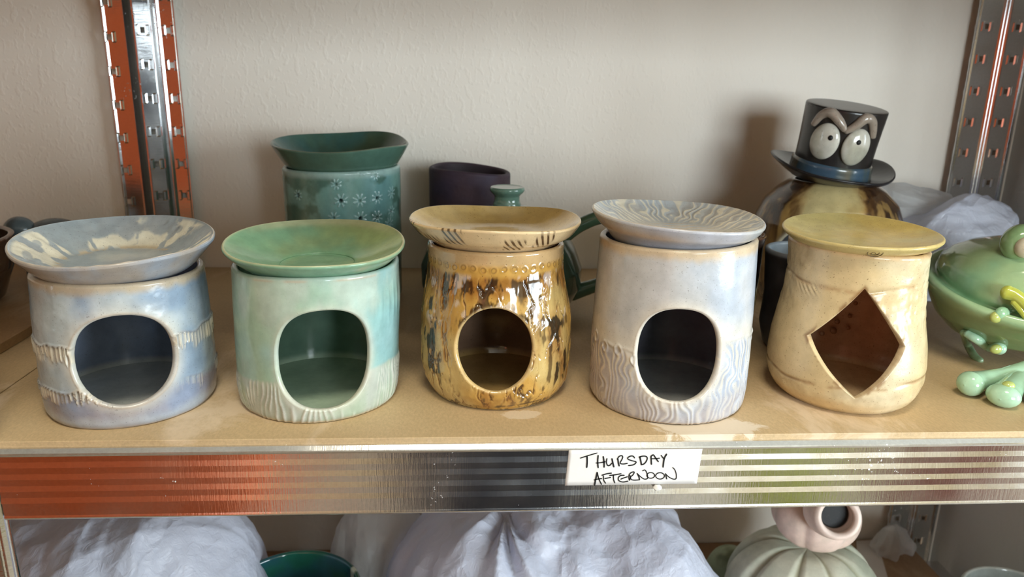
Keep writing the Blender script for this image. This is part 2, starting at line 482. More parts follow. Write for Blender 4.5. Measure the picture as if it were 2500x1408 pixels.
ZB, ZT = -.72, .40
rack = empty('shelving_rack', (.15, .2, -1.1), 'galvanised steel shelving rack with fibreboard shelves and slotted posts', 'shelving')
rack2 = empty('shelving_rack', (-.75, .2, -1.1), 'next galvanised shelving rack, its shelf starting past the left seam', 'shelving')
# rear posts
post('upright', -.316, -.2805, 1, .386, -1.09, .75, (.0065, .0290), (.0150, .0205), rack, zoff=.017, vee=(.0195, .33))
box('upright_flange', (-.3175, .380, -1.09), (-.3161, .398, .75), M_GALVZ, rack)
post('upright', .524, .581, 1, .386, -1.09, .75, (.0105, .044), (.026, .0295, .033), rack, zoff=.007)
box('upright_flange', (.581, .383, -1.09), (.5825, .398, .75), M_GALVZ, rack)
post('upright', -.349, -.3235, 1, .386, -1.09, .75, (.0062,), (.0025, .0232), rack2, zoff=.010)
box('upright_flange', (-.3235, .372, -1.09), (-.322, .398, .75), M_GALVZ, rack2)
# front posts
post('upright', -.300, -.268, 1, .0005, -1.09, .75, (.008,), (.026, .0285), rack, zoff=.012)
box('upright_flange', (-.3015, -.001, -1.09), (-.300, .03, .75), M_GALVZ, rack)
post('upright', .549, .581, 1, .0005, -1.09, .75, (.012,), (.022, .0285), rack)
post('upright', -.337, -.305, 1, .0005, -1.09, .75, (.012,), (.022, .0285), rack2)

def beam(name, x0, x1, zt, parent):
    """galvanised beam: rolled top lip, four shallow ridges, return at the bottom"""
    pr = [(.0105, -.0042), (.0002, -.0042), (-.0004, -.0044), (-.0025, -.0063), (-.0028, -.0068), (-.0026, -.0076), (-.0018, -.0081)]
    z = -.0118
    for i in range(4):
        pr += [(-.0018, z), (-.0025, z-.0031), (-.0018, z-.0035)]; z -= .0076
    pr += [(-.0018, -.0464)]+[(-.0010-.0012*math.cos(a), -.0476-.0012*math.sin(a)) for a in np.radians([-30, 0, 30, 60, 90])]+[(.018, -.0488)]
    P = []
    for p in pr:
        if not P or abs(p[0]-P[-1][0])+abs(p[1]-P[-1][1]) > 1e-5: P.append(p)
    P = np.array(P); nx = 4
    X = np.linspace(x0, x1, nx)
    V = np.array([[x, p[0], p[1]+zt] for x in X for p in P])
    me = npmesh(name, V, [gridfaces(nx, len(P), closed=False)], False)
    o = link(name, me, M_GALV, parent)
    md = o.modifiers.new('thick', 'SOLIDIFY'); md.thickness = .0009; md.offset = 0
    return o
for zt, t in ((0, .0), (-.352, 0), (.352, 0)):
    beam('front_beam', -.2672, .5485, zt, rack)
    box('rear_beam', (-.28, .388, zt-.049), (.523, .3985, zt-.006), M_GALV, rack)
    box('side_beam', (.560, .03, zt-.049), (.578, .36, zt-.006), M_GALV, rack)
    p = box('shelf_panel', (-.3018, .0006, zt-.0058), (.556, .3975, zt), M_SHELF if zt == 0 else M_SHELF2, rack, .0004)
for zt in (0, -.352, .352):
    box('shelf_panel', (-1.05, .0006, zt-.0058), (-.3028, .3975, zt), M_SHELF if zt == 0 else M_SHELF2, rack2, .0004)
    box('front_beam', (-1.04, -.002, zt-.049), (-.3375, .010, zt-.0062), M_GALV, rack2)
box('side_plate', (-.3015, .03, -.06), (-.3000, .372, -.007), M_GALV, rack)

# ------------------------------------------------------------------ pottery builders
def smooth_prof(zr, n=400):
    z = np.array([p[0] for p in zr], float); r = np.array([p[1] for p in zr], float)
    zz = np.linspace(z[0], z[-1], n); rr = np.interp(zz, z, r)
    k = int(n*.05) | 1; ker = np.hanning(k+2)[1:-1]; ker /= ker.sum()
    pad = np.concatenate([2*rr[0]-rr[k:0:-1], rr, 2*rr[-1]-rr[-2:-k-2:-1]])
    return zz, np.convolve(pad, ker, 'same')[k:-k]

def hole_curve(kind, th0, z0, a, b, R, pts=None, e=2.0, tilt=0):
    """closed outline in (u=arc, z) relative to centre, as polar radius table"""
    ph = np.linspace(-np.pi, np.pi, 1441)
    if kind == 'oval':
        c, s = np.cos(ph-tilt), np.sin(ph-tilt)
        r = (np.abs(c/a)**e+np.abs(s/b)**e)**(-1/e)
    else:
        poly = []
        n = len(pts)
        for i in range(n):
            p, q, bulge = np.array(pts[i][:2]), np.array(pts[(i+1) % n][:2]), pts[i][2]
            d = q-p; nrm = np.array([d[1], -d[0]])
            for t in np.linspace(0, 1, 60, endpoint=False): poly.append(p+d*t+nrm*bulge*4*t*(1-t))
        poly = np.array(poly); pa = np.arctan2(poly[:, 1], poly[:, 0]); pr = np.hypot(poly[:, 0], poly[:, 1])
        o = np.argsort(pa); pa = pa[o]; pr = pr[o]
        pa = np.concatenate([pa[-3:]-2*np.pi, pa, pa[:3]+2*np.pi]); pr = np.concatenate([pr[-3:], pr, pr[:3]])
        r = np.interp(ph, pa, pr)
    return ph, r

def pot(name, C, zr, rim, t, disp, colo, coli, mat, hole=None, nth=420, ns=130, parent=None, lean=(0, 0), lip=.0013, wob=None, floor=.006):
    """double-walled thrown pot. theta=0 faces the viewer side (-y). rim(th)->height. hole=(th0,z0,(ph,r),margin)"""
    zz, rr = smooth_prof(zr); H = zz[-1]
    TH = np.linspace(-np.pi, np.pi, nth, endpoint=False)
    cache = {}
    def surf(th, s, w):
        th, s, w = np.broadcast_arrays(np.asarray(th, float), np.asarray(s, float), np.asarray(w, float))
        z = s*rim(th)
        r = np.interp(s*H, zz, rr)
        if wob is not None: r = r*(1+wob(th, s))
        x0 = np.sin(th); y0 = -np.cos(th)
        d = disp(th, z, x0*r, y0*r)
        r = r+(1-w)*d-w*t
        return np.stack([x0*r+lean[0]*z, y0*r+lean[1]*z, z], -1)
    def colr(th, s, w, hd):
        th, s, w, hd = np.broadcast_arrays(np.asarray(th, float), np.asarray(s, float), np.asarray(w, float), np.asarray(hd, float))
        z = s*rim(th); r = np.interp(s*H, zz, rr); x = np.sin(th)*r; y = -np.cos(th)*r
        d = disp(th, z, x, y)
        co = colo(th, z, x, y, d, hd, rim(th)-z); ci = coli(th, z, x, y)
        return mixc(co, ci, sm(.6, 1.0, w))
    Vs = []; Cs = []; Fs = []; base = 0
    def add(V, c):
        nonlocal base
        Vs.append(V.reshape(-1, 3)); Cs.append(np.broadcast_to(c, V.shape).reshape(-1, 3)); b = base; base += V.reshape(-1, 3).shape[0]; return b
    srow = np.linspace(.0, .985, ns)
    srow[0] = .006
    G = {}
    if hole:
        th0, z0, (ph, hr), Rm = hole
        mg = .004
        ue, ze = np.cos(ph)*hr, np.sin(ph)*hr
        r0 = rim(np.array([th0]))[0]
        i0 = int(np.searchsorted(TH, th0+(ue.min()-mg)/Rm))-1; i1 = int(np.searchsorted(TH, th0+(ue.max()+mg)/Rm))
        j0 = max(1, int(np.searchsorted(srow*r0, z0+ze.min()-mg))-1); j1 = int(np.searchsorted(srow*r0, z0+ze.max()+mg))
        ring = [(i, j0) for i in range(i0, i1)]+[(i1, j) for j in range(j0, j1)]+[(i, j1) for i in range(i1, i0, -1)]+[(i0, j) for j in range(j1, j0, -1)]
        ring = np.array(ring); rth = TH[ring[:, 0]]; rz = srow[ring[:, 1]]*rim(rth)
        U = (rth-th0)*Rm; Z = rz-z0; A = np.arctan2(Z, U)
        hrr = np.interp(A, ph, hr)
        K = 16
        hd_all = np.full((ns, nth), 1.0)
    for side in (0, 1):
        s = srow[:, None]; 
        if side == 1: s = np.maximum(s, floor/H)
        th = TH[None, :]
        V = surf(th, s, side)
        if hole:
            u = (TH[None]-th0)*Rm; z = s*rim(th)-z0; a = np.arctan2(z, u); hd = np.hypot(u, z)-np.interp(a, ph, hr)
        else: hd = np.full(V.shape[:2], 1.0)
        c = colr(th, s, side, hd)
        b = add(V, c); G[side] = b
        f = gridfaces(ns, nth, b, True, flip=(side == 1))
        if hole:
            ii = np.arange(len(f)); row = ii//nth; colm = ii % nth
            keep = ~((row >= j0) & (row < j1) & (colm >= i0) & (colm < i1)); f = f[keep]
        Fs.append(f)
        if hole:
            prev = b+ring[:, 1]*nth+ring[:, 0]
            L = len(ring)
            for k in range(1, K+1):
                q = 1-(1-k/K)**1.3
                tu = np.cos(A)*(hrr+lip); tz = np.sin(A)*(hrr+lip)
                uu = U*(1-q)+tu*q; zc = Z*(1-q)+tz*q
                th_ = th0+uu/Rm; s_ = (z0+zc)/rim(th_)
                if side == 1: s_ = np.maximum(s_, floor/H)
                hdk = np.hypot(uu, zc)-hrr
                bb = add(surf(th_, s_, side), colr(th_, s_, side, hdk))
                cur = bb+np.arange(L); nx = np.roll(np.arange(L), -1)
                q4 = np.stack([prev, prev[nx], cur[nx], cur], -1)
                Fs.append(q4 if side == 0 else q4[:, ::-1]); prev = cur
            if side == 0: outer_last = prev
            else:
                p0 = outer_last
                for w in np.linspace(0, 1, 8)[1:-1]:
                    off = lip*(1-math.sqrt(max(0, 1-(2*w-1)**2)))
                    uu = np.cos(A)*(hrr+off); zc = np.sin(A)*(hrr+off)
                    th_ = th0+uu/Rm; s_ = (z0+zc)/rim(th_)
                    bb = add(surf(th_, s_, w), colr(th_, s_, w*.4, off-lip*.3))
                    cur = bb+np.arange(L); nx = np.roll(np.arange(L), -1)
                    Fs.append(np.stack([p0, p0[nx], cur[nx], cur], -1)); p0 = cur
                nx = np.roll(np.arange(L), -1)
                Fs.append(np.stack([p0, p0[nx], prev[nx], prev], -1))
    # rounded rim
    pr = G[0]+(ns-1)*nth+np.arange(nth); nx = np.roll(np.arange(nth), -1)
    for w in np.linspace(0, 1, 9)[1:-1]:
        ss = .985+.015*math.sin(math.pi*w)**.6
        bb = add(surf(TH, ss, w), colr(TH, ss, w*.4, 1.0)); cur = bb+np.arange(nth)
        Fs.append(np.stack([pr, pr[nx], cur[nx], cur], -1)); pr = cur
    cur = G[1]+(ns-1)*nth+np.arange(nth); Fs.append(np.stack([pr, pr[nx], cur[nx], cur], -1))
    # foot and inner floor
    for side, b, zf in ((0, G[0], .0), (1, G[1], floor)):
        Vr = Vs[0 if side == 0 else None] if False else None
        th = TH; base_r = np.interp(.006*H if side == 0 else floor, zz, rr)-(t if side else 0)
        prev = b+np.arange(nth)
        for q in ((.985, .94, .6, .25) if side == 0 else (.97, .9, .6, .25)):
            z = zf+(0 if side == 0 else (-.0006 if q < .95 else 0))
            V = np.stack([np.sin(th)*base_r*q, -np.cos(th)*base_r*q, np.full(nth, z)], -1)
            c = (colo if side == 0 else None)
            cc = coli(th, np.full(nth, z), V[:, 0], V[:, 1])
            bb = add(V, cc); cur = bb+np.arange(nth)
            f = np.stack([prev, cur, cur[nx], prev[nx]], -1); Fs.append(f if side == 0 else f[:, ::-1]); prev = cur
        bb = add(np.array([[0, 0, zf-(0 if side == 0 else .0006)]]), coli(np.zeros(1), np.zeros(1), np.zeros(1), np.zeros(1)))
        f = np.stack([prev, np.full(nth, bb), prev[nx]], -1); Fs.append(f if side == 0 else f[:, ::-1])
    V = np.concatenate(Vs); Cc = np.concatenate(Cs)
    me = npmesh(name, V, Fs, True, np.clip(soft(Cc), 0.002, 1))
    o = link(name, me, mat, parent); o.location = (C[0], C[1], C[2] if len(C) > 2 else 0)
    return o

def dish(name, C, prof, zr, colf, mat, nth=320, wr=None, disp=None, sub=6, xs=0, parent=None):
    """prof: closed half-section from the inner centre over the rim to the underside centre: (r, z, k)
       z measured from base z; k how much of the rim wave zr(th) applies; wr(th) radial scale at the rim"""
    P = np.array([p[:3] for p in prof], float); n = len(P)
    Q = []; side = []
    for i in range(n-1):
        p0 = P[max(i-1, 0)]; p1 = P[i]; p2 = P[i+1]; p3 = P[min(i+2, n-1)]
        m = sub
        for tt in np.linspace(0, 1, m, endpoint=(i == n-2)):
            a = .5*((2*p1)+(-p0+p2)*tt+(2*p0-5*p1+4*p2-p3)*tt*tt+(-p0+3*p1-3*p2+p3)*tt**3)
            lo = np.minimum(p1, p2); hi = np.maximum(p1, p2); e = (hi-lo)*.15+1e-5
            Q.append(np.clip(a, lo-e, hi+e))
    Q = np.array(Q); Q[:, 0] = np.maximum(Q[:, 0], 0); Q[0, 0] = Q[-1, 0] = 0
    rimi = int(np.argmax(Q[:, 1]*1+Q[:, 0]*.2))
    side = (np.arange(len(Q)) > rimi).astype(float)
    TH = np.linspace(-np.pi, np.pi, nth, endpoint=False)
    th = TH[None, :]; r = Q[:, 0:1]+0*th; z = Q[:, 1:2]+Q[:, 2:3]*zr(th)
    if wr is not None: r = r*(1+Q[:, 2:3]*wr(th))
    if disp is not None:
        dd = disp(th, Q[:, 0:1], side[:, None]); r = r+dd*side[:, None]; z = z+dd*(1-side[:, None])
    else: dd = 0*r
    V = np.stack([np.sin(th)*r, -np.cos(th)*r, z], -1)
    k = Q[:, 2:3]
    c = colf(th+0*r, Q[:, 0:1]+0*th, side[:, None]+0*th, k+0*th, V[..., 0], V[..., 1], dd, np.abs(np.arange(len(Q))-rimi)[:, None]+0*th)
    me = npmesh(name, V.reshape(-1, 3), [gridfaces(len(Q), nth, 0, True)], True, np.clip(soft(c.reshape(-1, 3)), .002, 1))
    o = link(name, me, mat, parent); o.location = C
    return o

# ================= burner 1 : blue grey with cream drips
def ridges(th, z, n, zb, w, seed, skew=0.0, x=0, y=0):
    a = th*n+vn(x*60, y*60, z*60, seed)*2+skew*(z-zb)*1000
    return (.5+.5*np.sin(a))*np.exp(-((z-zb)/w)**2)

def scal(th, z, zb, R_, seed, x, y, n=10, h=.0095):
    """a row of scalloped tool marks hanging from a wandering line: returns relief and mark mask"""
    zz = zb+.0016*vn(x*120, y*120, 0, seed)
    k = th*n*1.6+vn(x*70, y*70, 0, seed+1)*1.2
    c = (k % 1.0)-.5; idx = np.floor(k)
    hh = h*(.6+.8*_h(idx, idx*0+seed, idx*0, 3))
    t = (zz-z)/hh
    inn = sm(0, .08, t)*sm(1.0, .75, t)
    ridge = np.exp(-((np.abs(c)-.34)/.10)**2)*inn
    cup = np.exp(-(c/.20)**2)*inn
    edge = np.exp(-((z-zz)/.0007)**2)
    on = sm(-.45, .0, vn(x*38, y*38, 5, seed+2)+.25)
    return (.0011*ridge-.0007*cup+.0007*edge)*on, ridge*on, cup*on, edge*on
def zb1f(th): return .053+.0035*np.sin(th*1.5+.9)-.004*np.cos(th-.3)
def zb2f(th): return .025+.003*np.sin(th*2+1)-.003*np.cos(th-.3)
def d1(th, z, x, y):
    a = scal(th, z, zb1f(th), .05, 11, x, y); b = scal(th, z, zb2f(th), .05, 41, x, y, 10, .0080)
    return a[0]+b[0]+.0008*fbm(x*34, y*34, z*34, 4, 3)+.00015*fbm(x*200, y*200, z*200, 6, 2)
C_ = {k: lin(*v) for k, v in dict(
    bl=(172, 188, 208), bl2=(142, 164, 202), gy=(186, 194, 204), cream=(226, 216, 190), tan=(190, 162, 126), mauve=(152, 140, 158),
    wht=(222, 226, 230), dark=(58, 46, 34)).items()}
def c1(th, z, x, y, d, hd, dr):
    n = fbm(x*34, y*34, z*34, 11, 5); n2 = fbm(x*120, y*120, z*60, 12, 4); n3 = fbm(x*60, y*60, z*22, 13, 4)
    c = mixc(lin(180, 192, 198), lin(142, 164, 188), sm(-.35, .45, n+.45*np.sin(th*1.0-.5)))
    c = mixc(c, lin(198, 204, 204), sm(.0, .5, n3)*.55)
    a = scal(th, z, zb1f(th), .05, 11, x, y); b = scal(th, z, zb2f(th), .05, 41, x, y, 10, .0080)
    drip = sm(.001, -.004, z-zb1f(th))*sm(-.020, -.006, z-zb1f(th)+.012*n3)
    c = mixc(c, lin(226, 218, 194), np.clip(drip*sm(-.4, .3, n3+.1), 0, 1)*.85)
    low = sm(.002, -.004, z-zb2f(th)+.002*n2)
    c = mixc(c, mixc(lin(146, 136, 144), lin(136, 150, 178), sm(-.3, .3, n)), low*.9)
    c = mixc(c, lin(180, 188, 196), sm(.010, .003, z+.006*n3)*.6)
    c = mixc(c, lin(230, 220, 194), np.clip(a[1]+b[1], 0, 1)*.9)
    c = mixc(c, lin(150, 148, 150), np.clip(a[2]+b[2], 0, 1)*.45)
    c = mixc(c, lin(136, 122, 108), np.clip(a[3]+b[3], 0, 1)*.5)
    c = mixc(c, lin(218, 212, 196), np.exp(-(hd/.006)**2)*.55)
    c = mixc(c, lin(180, 158, 132), np.clip(np.exp(-((hd-.0012)/.0009)**2)*.5, 0, 1))
    c = mixc(c, lin(200, 180, 148), sm(.0075, .002, dr+.0025*n2)*.85)
    c = mixc(c, lin(170, 146, 118), sm(.0018, .0004, z)*.8)
    return c
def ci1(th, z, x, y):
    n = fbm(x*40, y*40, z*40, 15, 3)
    return mixc(lin(118, 130, 150)+0*np.asarray(z)[..., None], lin(184, 188, 184), sm(.012, .006, z)*.9+.0*n)  # paler floor: light falling in through the opening, painted into the glaze
M_P1 = ceramic('glaze_blue_grey', .17, lin(90, 84, 80), .45, 1100, .66)
M_P = {}
hc1 = hole_curve('oval', 0, 0, .0291, .0274, .0505, e=2.15)
G1 = 'ceramic oil burner bases in the front row'; GD = 'ceramic dishes topping the front row burners'
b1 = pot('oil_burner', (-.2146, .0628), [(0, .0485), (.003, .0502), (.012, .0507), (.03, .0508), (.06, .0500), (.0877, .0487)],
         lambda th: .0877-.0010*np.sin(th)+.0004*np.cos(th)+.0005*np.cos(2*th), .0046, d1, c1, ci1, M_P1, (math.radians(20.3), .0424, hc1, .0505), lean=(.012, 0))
setp(b1, 'blue grey burner base with cream drips, leftmost of the front row', 'oil burner', G1)

def cd1(th, r, side, k, x, y, d, e):
    n = fbm(x*45, y*45, side*.3, 21, 4); n2 = fbm(x*150, y*150, side, 22, 4)
    c = mixc(lin(152, 164, 172), lin(168, 174, 178), sm(-.4, .4, n))
    wall = sm(.030, .036, r+.004*n)*(1-side)*sm(.0560, .0530, r)
    w1 = fbm(np.sin(th)*2.2, np.cos(th)*2.2, r*40, 23, 2)
    lob = np.sin(th*21+4*np.sin(th*3))
    on = sm(-.30, -.16, w1+.15*n2-.6*sm(.1, .7, np.cos(th)))
    c = mixc(c, lin(228, 224, 206), wall*on*sm(-.15, .15, lob*.6+n2+.3)*.95)
    ce = np.hypot(((th*21/np.pi/2+2*np.sin(th*3)/np.pi) % 1.0-.5)*.0115, (r-.047))
    c = mixc(c, lin(156, 164, 170), wall*on*sm(.0028, .0022, ce)*.75)
    c = mixc(c, lin(196, 178, 148), np.exp(-((r-.033)/.0022)**2)*(1-side)*sm(.0, .25, n2+.05)*.8)
    c = mixc(c, mixc(lin(164, 156, 148), lin(154, 166, 182), sm(-.3, .3, n)), side)
    c = mixc(c, lin(210, 196, 178), np.exp(-(e/3.0)**2)*.85)
    return c
dd1 = lambda th, r, side: (1-side)*np.exp(-((r-.046)/.008)**2)*(.0007*np.sin(th*21+4*np.sin(th*3))*sm(-.25, .1, fbm(np.sin(th)*2.2, np.cos(th)*2.2, r*40, 23, 2))+.0004*vn(np.sin(th)*r*300, np.cos(th)*r*300, 0, 5))
def wave(c0, a, b, *more):
    def f(th):
        v = c0+a*np.sin(th)+b*np.cos(th)
        for (k, amp, ph) in more: v = v+amp*np.cos(k*(th-ph))
        return v
    return f
o = dish('dish', (-.2134, .0628, .0825), [(0, .0085, 0), (.018, .0080, 0), (.031, .0086, .05), (.037, .0108, .3), (.047, .0172, .8), (.0545, .0220, 1), (.0560, .0232, 1), (.0572, .0224, 1), (.0569, .0206, 1), (.050, .0125, .8), (.0442, .0062, .4), (.038, .0020, .05), (.030, 0, 0), (.02, .0, 0), (0, .0, 0)],
         wave(0, -.0010, -.0036, (3, .0007, .6), (2, .0008, 1.4)), cd1, M_P1, nth=800, sub=14, wr=wave(0, 0, 0, (3, .008, 1), (2, .006, 0)), disp=dd1)
setp(o, 'pale blue grey dish with cream blotches, on the leftmost front burner', 'dish', GD)

# ================= burner 2 : celadon
def strokes(th, z, x, y, R_, seed, lam=.0021):
    ph = 1.0*vn(x*55, y*55, z*55, seed)+.5*vn(x*120, y*120, z*120, seed+1)
    f = np.sin(2*np.pi*(th*R_/lam*.55+2.6*vn(x*75, y*75, z*38, seed+2)+z/.010*ph*.35))
    return np.clip(f, -.1, 1)*sm(-.15, .35, fbm(x*130, y*130, z*50, seed+3, 3)+.12)
def zt2(th): return .0265+.004*np.sin(th*1.3+.5)
def d2(th, z, x, y):
    zt = zt2(th)+.002*vn(x*60, y*60, 0, 31)
    d = .00065*strokes(th, z, x, y, .052, 32)*sm(zt+.001, zt-.004, z)
    d += .0006*fbm(x*35, y*35, z*35, 34, 3)
    d += .0005*np.clip(np.sin(th*46+vn(x*90, y*90, z*90, 39)*2), 0, 1)*np.exp(-((z-.068)/.010)**2)*sm(.75, 1.0, th)*sm(2.2, 1.7, th)
    return d
def c2(th, z, x, y, d, hd, dr):
    n = fbm(x*20, y*20, z*26, 35, 4); n2 = fbm(x*75, y*75, z*30, 36, 4)
    zt = zt2(th)
    c = mixc(lin(162, 194, 172), lin(138, 184, 186), sm(-.5, .5, n*.8+.6*np.sin(th-.45)))
    c = mixc(c, lin(182, 198, 186), sm(-.1, .4, n2*.6+.35*sm(.055, .075, z)-.1)*.8)
    c = mixc(c, lin(150, 190, 196), np.exp(-((z-.046)/.010)**2)*sm(-.3, .3, n+.1)*.5)
    c = mixc(c, lin(160, 186, 160), np.exp(-((th+.62)/.10)**2)*sm(.02, .05, z)*.35)
    low = sm(zt+.0015, zt-.0015, z+.003*n2)
    c = mixc(c, mixc(lin(176, 190, 166), lin(186, 190, 182), sm(-.3, .3, n2)), low*.85)
    st = strokes(th, z, x, y, .052, 32)
    c = mixc(c, lin(216, 216, 208), low*sm(.1, .8, st)*.6)
    c = mixc(c, lin(150, 164, 144), low*sm(.05, -.1, st)*.35*sm(-.2, .3, n2))
    c = mixc(c, lin(206, 206, 190), np.exp(-(hd/.0035)**2)*.55)
    c = mixc(c, lin(196, 178, 150), np.exp(-((dr-.0020)/.0007)**2)*sm(-.1, .3, n2)*.7)
    c = mixc(c, lin(194, 172, 138), sm(.0024, .0006, z)*.9)
    return c
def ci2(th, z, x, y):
    return mixc(lin(100, 130, 114)+0*np.asarray(z)[..., None], lin(168, 190, 168), sm(.012, .006, z))  # inner floor lightened in colour as if lit through the hole
M_P2 = ceramic('glaze_celadon', .15, lin(110, 110, 80), .3, 1100, .69)
hc2 = hole_curve('oval', 0, 0, .0294, .0313, .0525, e=2.35, tilt=.0)
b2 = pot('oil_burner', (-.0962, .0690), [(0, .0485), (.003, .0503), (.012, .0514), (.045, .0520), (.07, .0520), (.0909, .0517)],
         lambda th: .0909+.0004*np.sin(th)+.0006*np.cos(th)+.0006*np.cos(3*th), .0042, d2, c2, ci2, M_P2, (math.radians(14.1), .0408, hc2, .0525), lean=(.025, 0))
setp(b2, 'pale aqua green burner base with combed lower band, second from the left', 'oil burner', G1)
def cd2(th, r, side, k, x, y, d, e):
    n = fbm(x*30, y*30, side*.3, 41, 4)
    c = mixc(lin(120, 162, 130), lin(138, 166, 126), sm(-.3, .3, n))
    c = mixc(c, lin(150, 164, 96), sm(.2, .9, np.sin(th-.7+np.pi*0))*sm(.02, .05, r)*(1-side)*.6*sm(-.2, .4, n+.2))
    c = mixc(c, lin(112, 158, 124), np.exp(-((r-.0235)/.0012)**2)*(1-side)*.6)
    c = mixc(c, lin(120, 164, 138), side*.8)
    c = mixc(c, lin(196, 190, 150), np.clip(np.exp(-(e/3.8)**2)+ (1-side)*np.exp(-((r-.052)/.003)**2)*sm(.2, .9, -np.cos(th))*.8, 0, 1)*.75)
    c = mixc(c, lin(180, 160, 116), side*np.exp(-((r-.0525)/.003)**2)*sm(0, .35, n)*.5)
    return c
o = dish('dish', (-.0937, .0690, .0845), [(0, .0038, 0), (.015, .0036, 0), (.0225, .0038, 0), (.0240, .0052, .1), (.036, .0090, .4), (.048, .0150, .85), (.0528, .0175, 1), (.0546, .0186, 1), (.0557, .0178, 1), (.0553, .0162, 1), (.0505, .0112, .8), (.0465, .0070, .4), (.038, .0008, .1), (.03, -.002, 0), (.02, -.002, 0), (0, -.002, 0)],
         wave(0, -.0006, -.0036, (3, .0008, 2.2)), cd2, M_P2, wr=wave(0, 0, 0, (3, .012, .7), (4, .006, 0)))
setp(o, 'glossy green dish with an uneven tan rim, on the pale aqua green burner', 'dish', GD)

# ================= burner 3 : ochre bark
def bark(x, y, z):
    w = vn(x*90, y*90, z*60, 50)*.006
    v = np.abs(fbm((x+w)*170, (y+w)*170, z*46, 52, 4))
    q = fbm(x*110, y*110, z*40, 51, 3)
    return v, q
def d3(th, z, x, y):
    v, q = bark(x, y, z)
    m = sm(.090, .084, z)*sm(.003, .010, z)
    d = .0009*(sm(.0, .12, v)-.8)*m*sm(-.35, .15, q+.05)
    cell = (th*22/np.pi) % 1.0
    dist = np.hypot((cell-.5)*.0064, z-.0925-.0006*np.sin(th*11))
    d += .00022*np.exp(-((dist-.0021)/.0005)**2)
    d += .0011*fbm(x*70, y*70, z*40, 53, 3)*m+.0004*fbm(x*30, y*30, z*30, 54, 2)
    return d
def c3(th, z, x, y, d, hd, dr):
    n = fbm(x*60, y*60, z*20, 55, 5); n2 = fbm(x*210, y*210, z*75, 56, 4); n3 = fbm(x*28, y*28, z*28, 57, 3)
    v, q = bark(x, y, z); body = sm(.090, .086, z)
    c = mixc(lin(196, 168, 104), lin(190, 146, 66), sm(-.25, .3, n3+.1))
    c = mixc(c, lin(146, 94, 32), sm(-.05, .40, n+.45*np.exp(-((z-.082)/.009)**2)-.08)*.8*body)
    crack = sm(.085, .02, v)*sm(-.2, .15, q)
    c = mixc(c, lin(120, 76, 32), crack*.85*body)
    top = 1.25*np.exp(-((z-.081)/.007)**2)*sm(1.0, .5, np.abs(th+.15))
    arch = np.exp(-(hd/.005)**2)*sm(.045, .06, z)
    c = mixc(c, lin(46, 30, 18), np.clip(sm(.10, .36, n2+.45*arch+.30*top+.5*crack*top-.02)*(top+arch+.25), 0, 1)*body*.9)
    ls = np.exp(-((th+1.02)/.20)**2)*(np.exp(-((z-.045)/.011)**2)+.9*np.exp(-((z-.022)/.008)**2)+.5*np.exp(-((z-.066)/.008)**2))
    rs = (np.exp(-((th-.88-(.045-z)*4.0)/.16)**2))*sm(.008, .016, z)*sm(.075, .055, z)
    c = mixc(c, lin(34, 32, 24), np.clip(sm(.0, .16, n2+.5*(ls+rs)-.30), 0, 1)*sm(.1, .5, ls+rs)*.95)
    c = mixc(c, lin(66, 44, 22), sm(.22, .42, n2+.25*crack)*.7*body)
    c = mixc(c, lin(210, 202, 200), sm(.27, .40, fbm(x*160, y*160, z*90, 58, 3)+.18*np.exp(-((z-.070)/.006)**2)*(np.abs(th-.2) < .6)+.14*arch)*.45*sm(.05, .06, z)*body)
    c = mixc(c, lin(210, 180, 124), np.exp(-(hd/.0012)**2)*.85)
    c = mixc(c, lin(198, 168, 126), sm(.0105, .006, dr)*.75)
    cell = (th*22/np.pi) % 1.0; dist = np.hypot((cell-.5)*.0064, z-.0925-.0006*np.sin(th*11))
    c = mixc(c, lin(110, 76, 38), np.exp(-((dist-.0015)/.0004)**2)*.6)
    c = mixc(c, lin(60, 38, 18), np.exp(-((z-.0035-.001*np.sin(th*3))/.0008)**2)*sm(0, .3, n2+.25*np.sin(th)+.05)*.9)
    return c
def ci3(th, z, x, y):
    return mixc(lin(120, 94, 74)+0*np.asarray(z)[..., None], lin(176, 144, 88), sm(.012, .006, z))  # floor colour raised to stand in for light entering the opening
M_P3 = ceramic('glaze_ochre', .10, lin(70, 46, 24), .6, 1000, .67, coat=.6, bumps=.15)
hc3 = hole_curve('oval', 0, 0, .0255, .0268, .051, e=2.0)
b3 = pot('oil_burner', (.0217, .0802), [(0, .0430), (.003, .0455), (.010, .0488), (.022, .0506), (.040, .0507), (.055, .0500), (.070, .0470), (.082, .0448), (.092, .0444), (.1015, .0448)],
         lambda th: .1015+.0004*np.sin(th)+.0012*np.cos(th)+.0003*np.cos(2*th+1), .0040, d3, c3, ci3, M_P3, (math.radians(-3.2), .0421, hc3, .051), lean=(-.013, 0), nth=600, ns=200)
setp(b3, 'glossy ochre burner base with dark bark like streaks, middle of the front row', 'oil burner', G1)
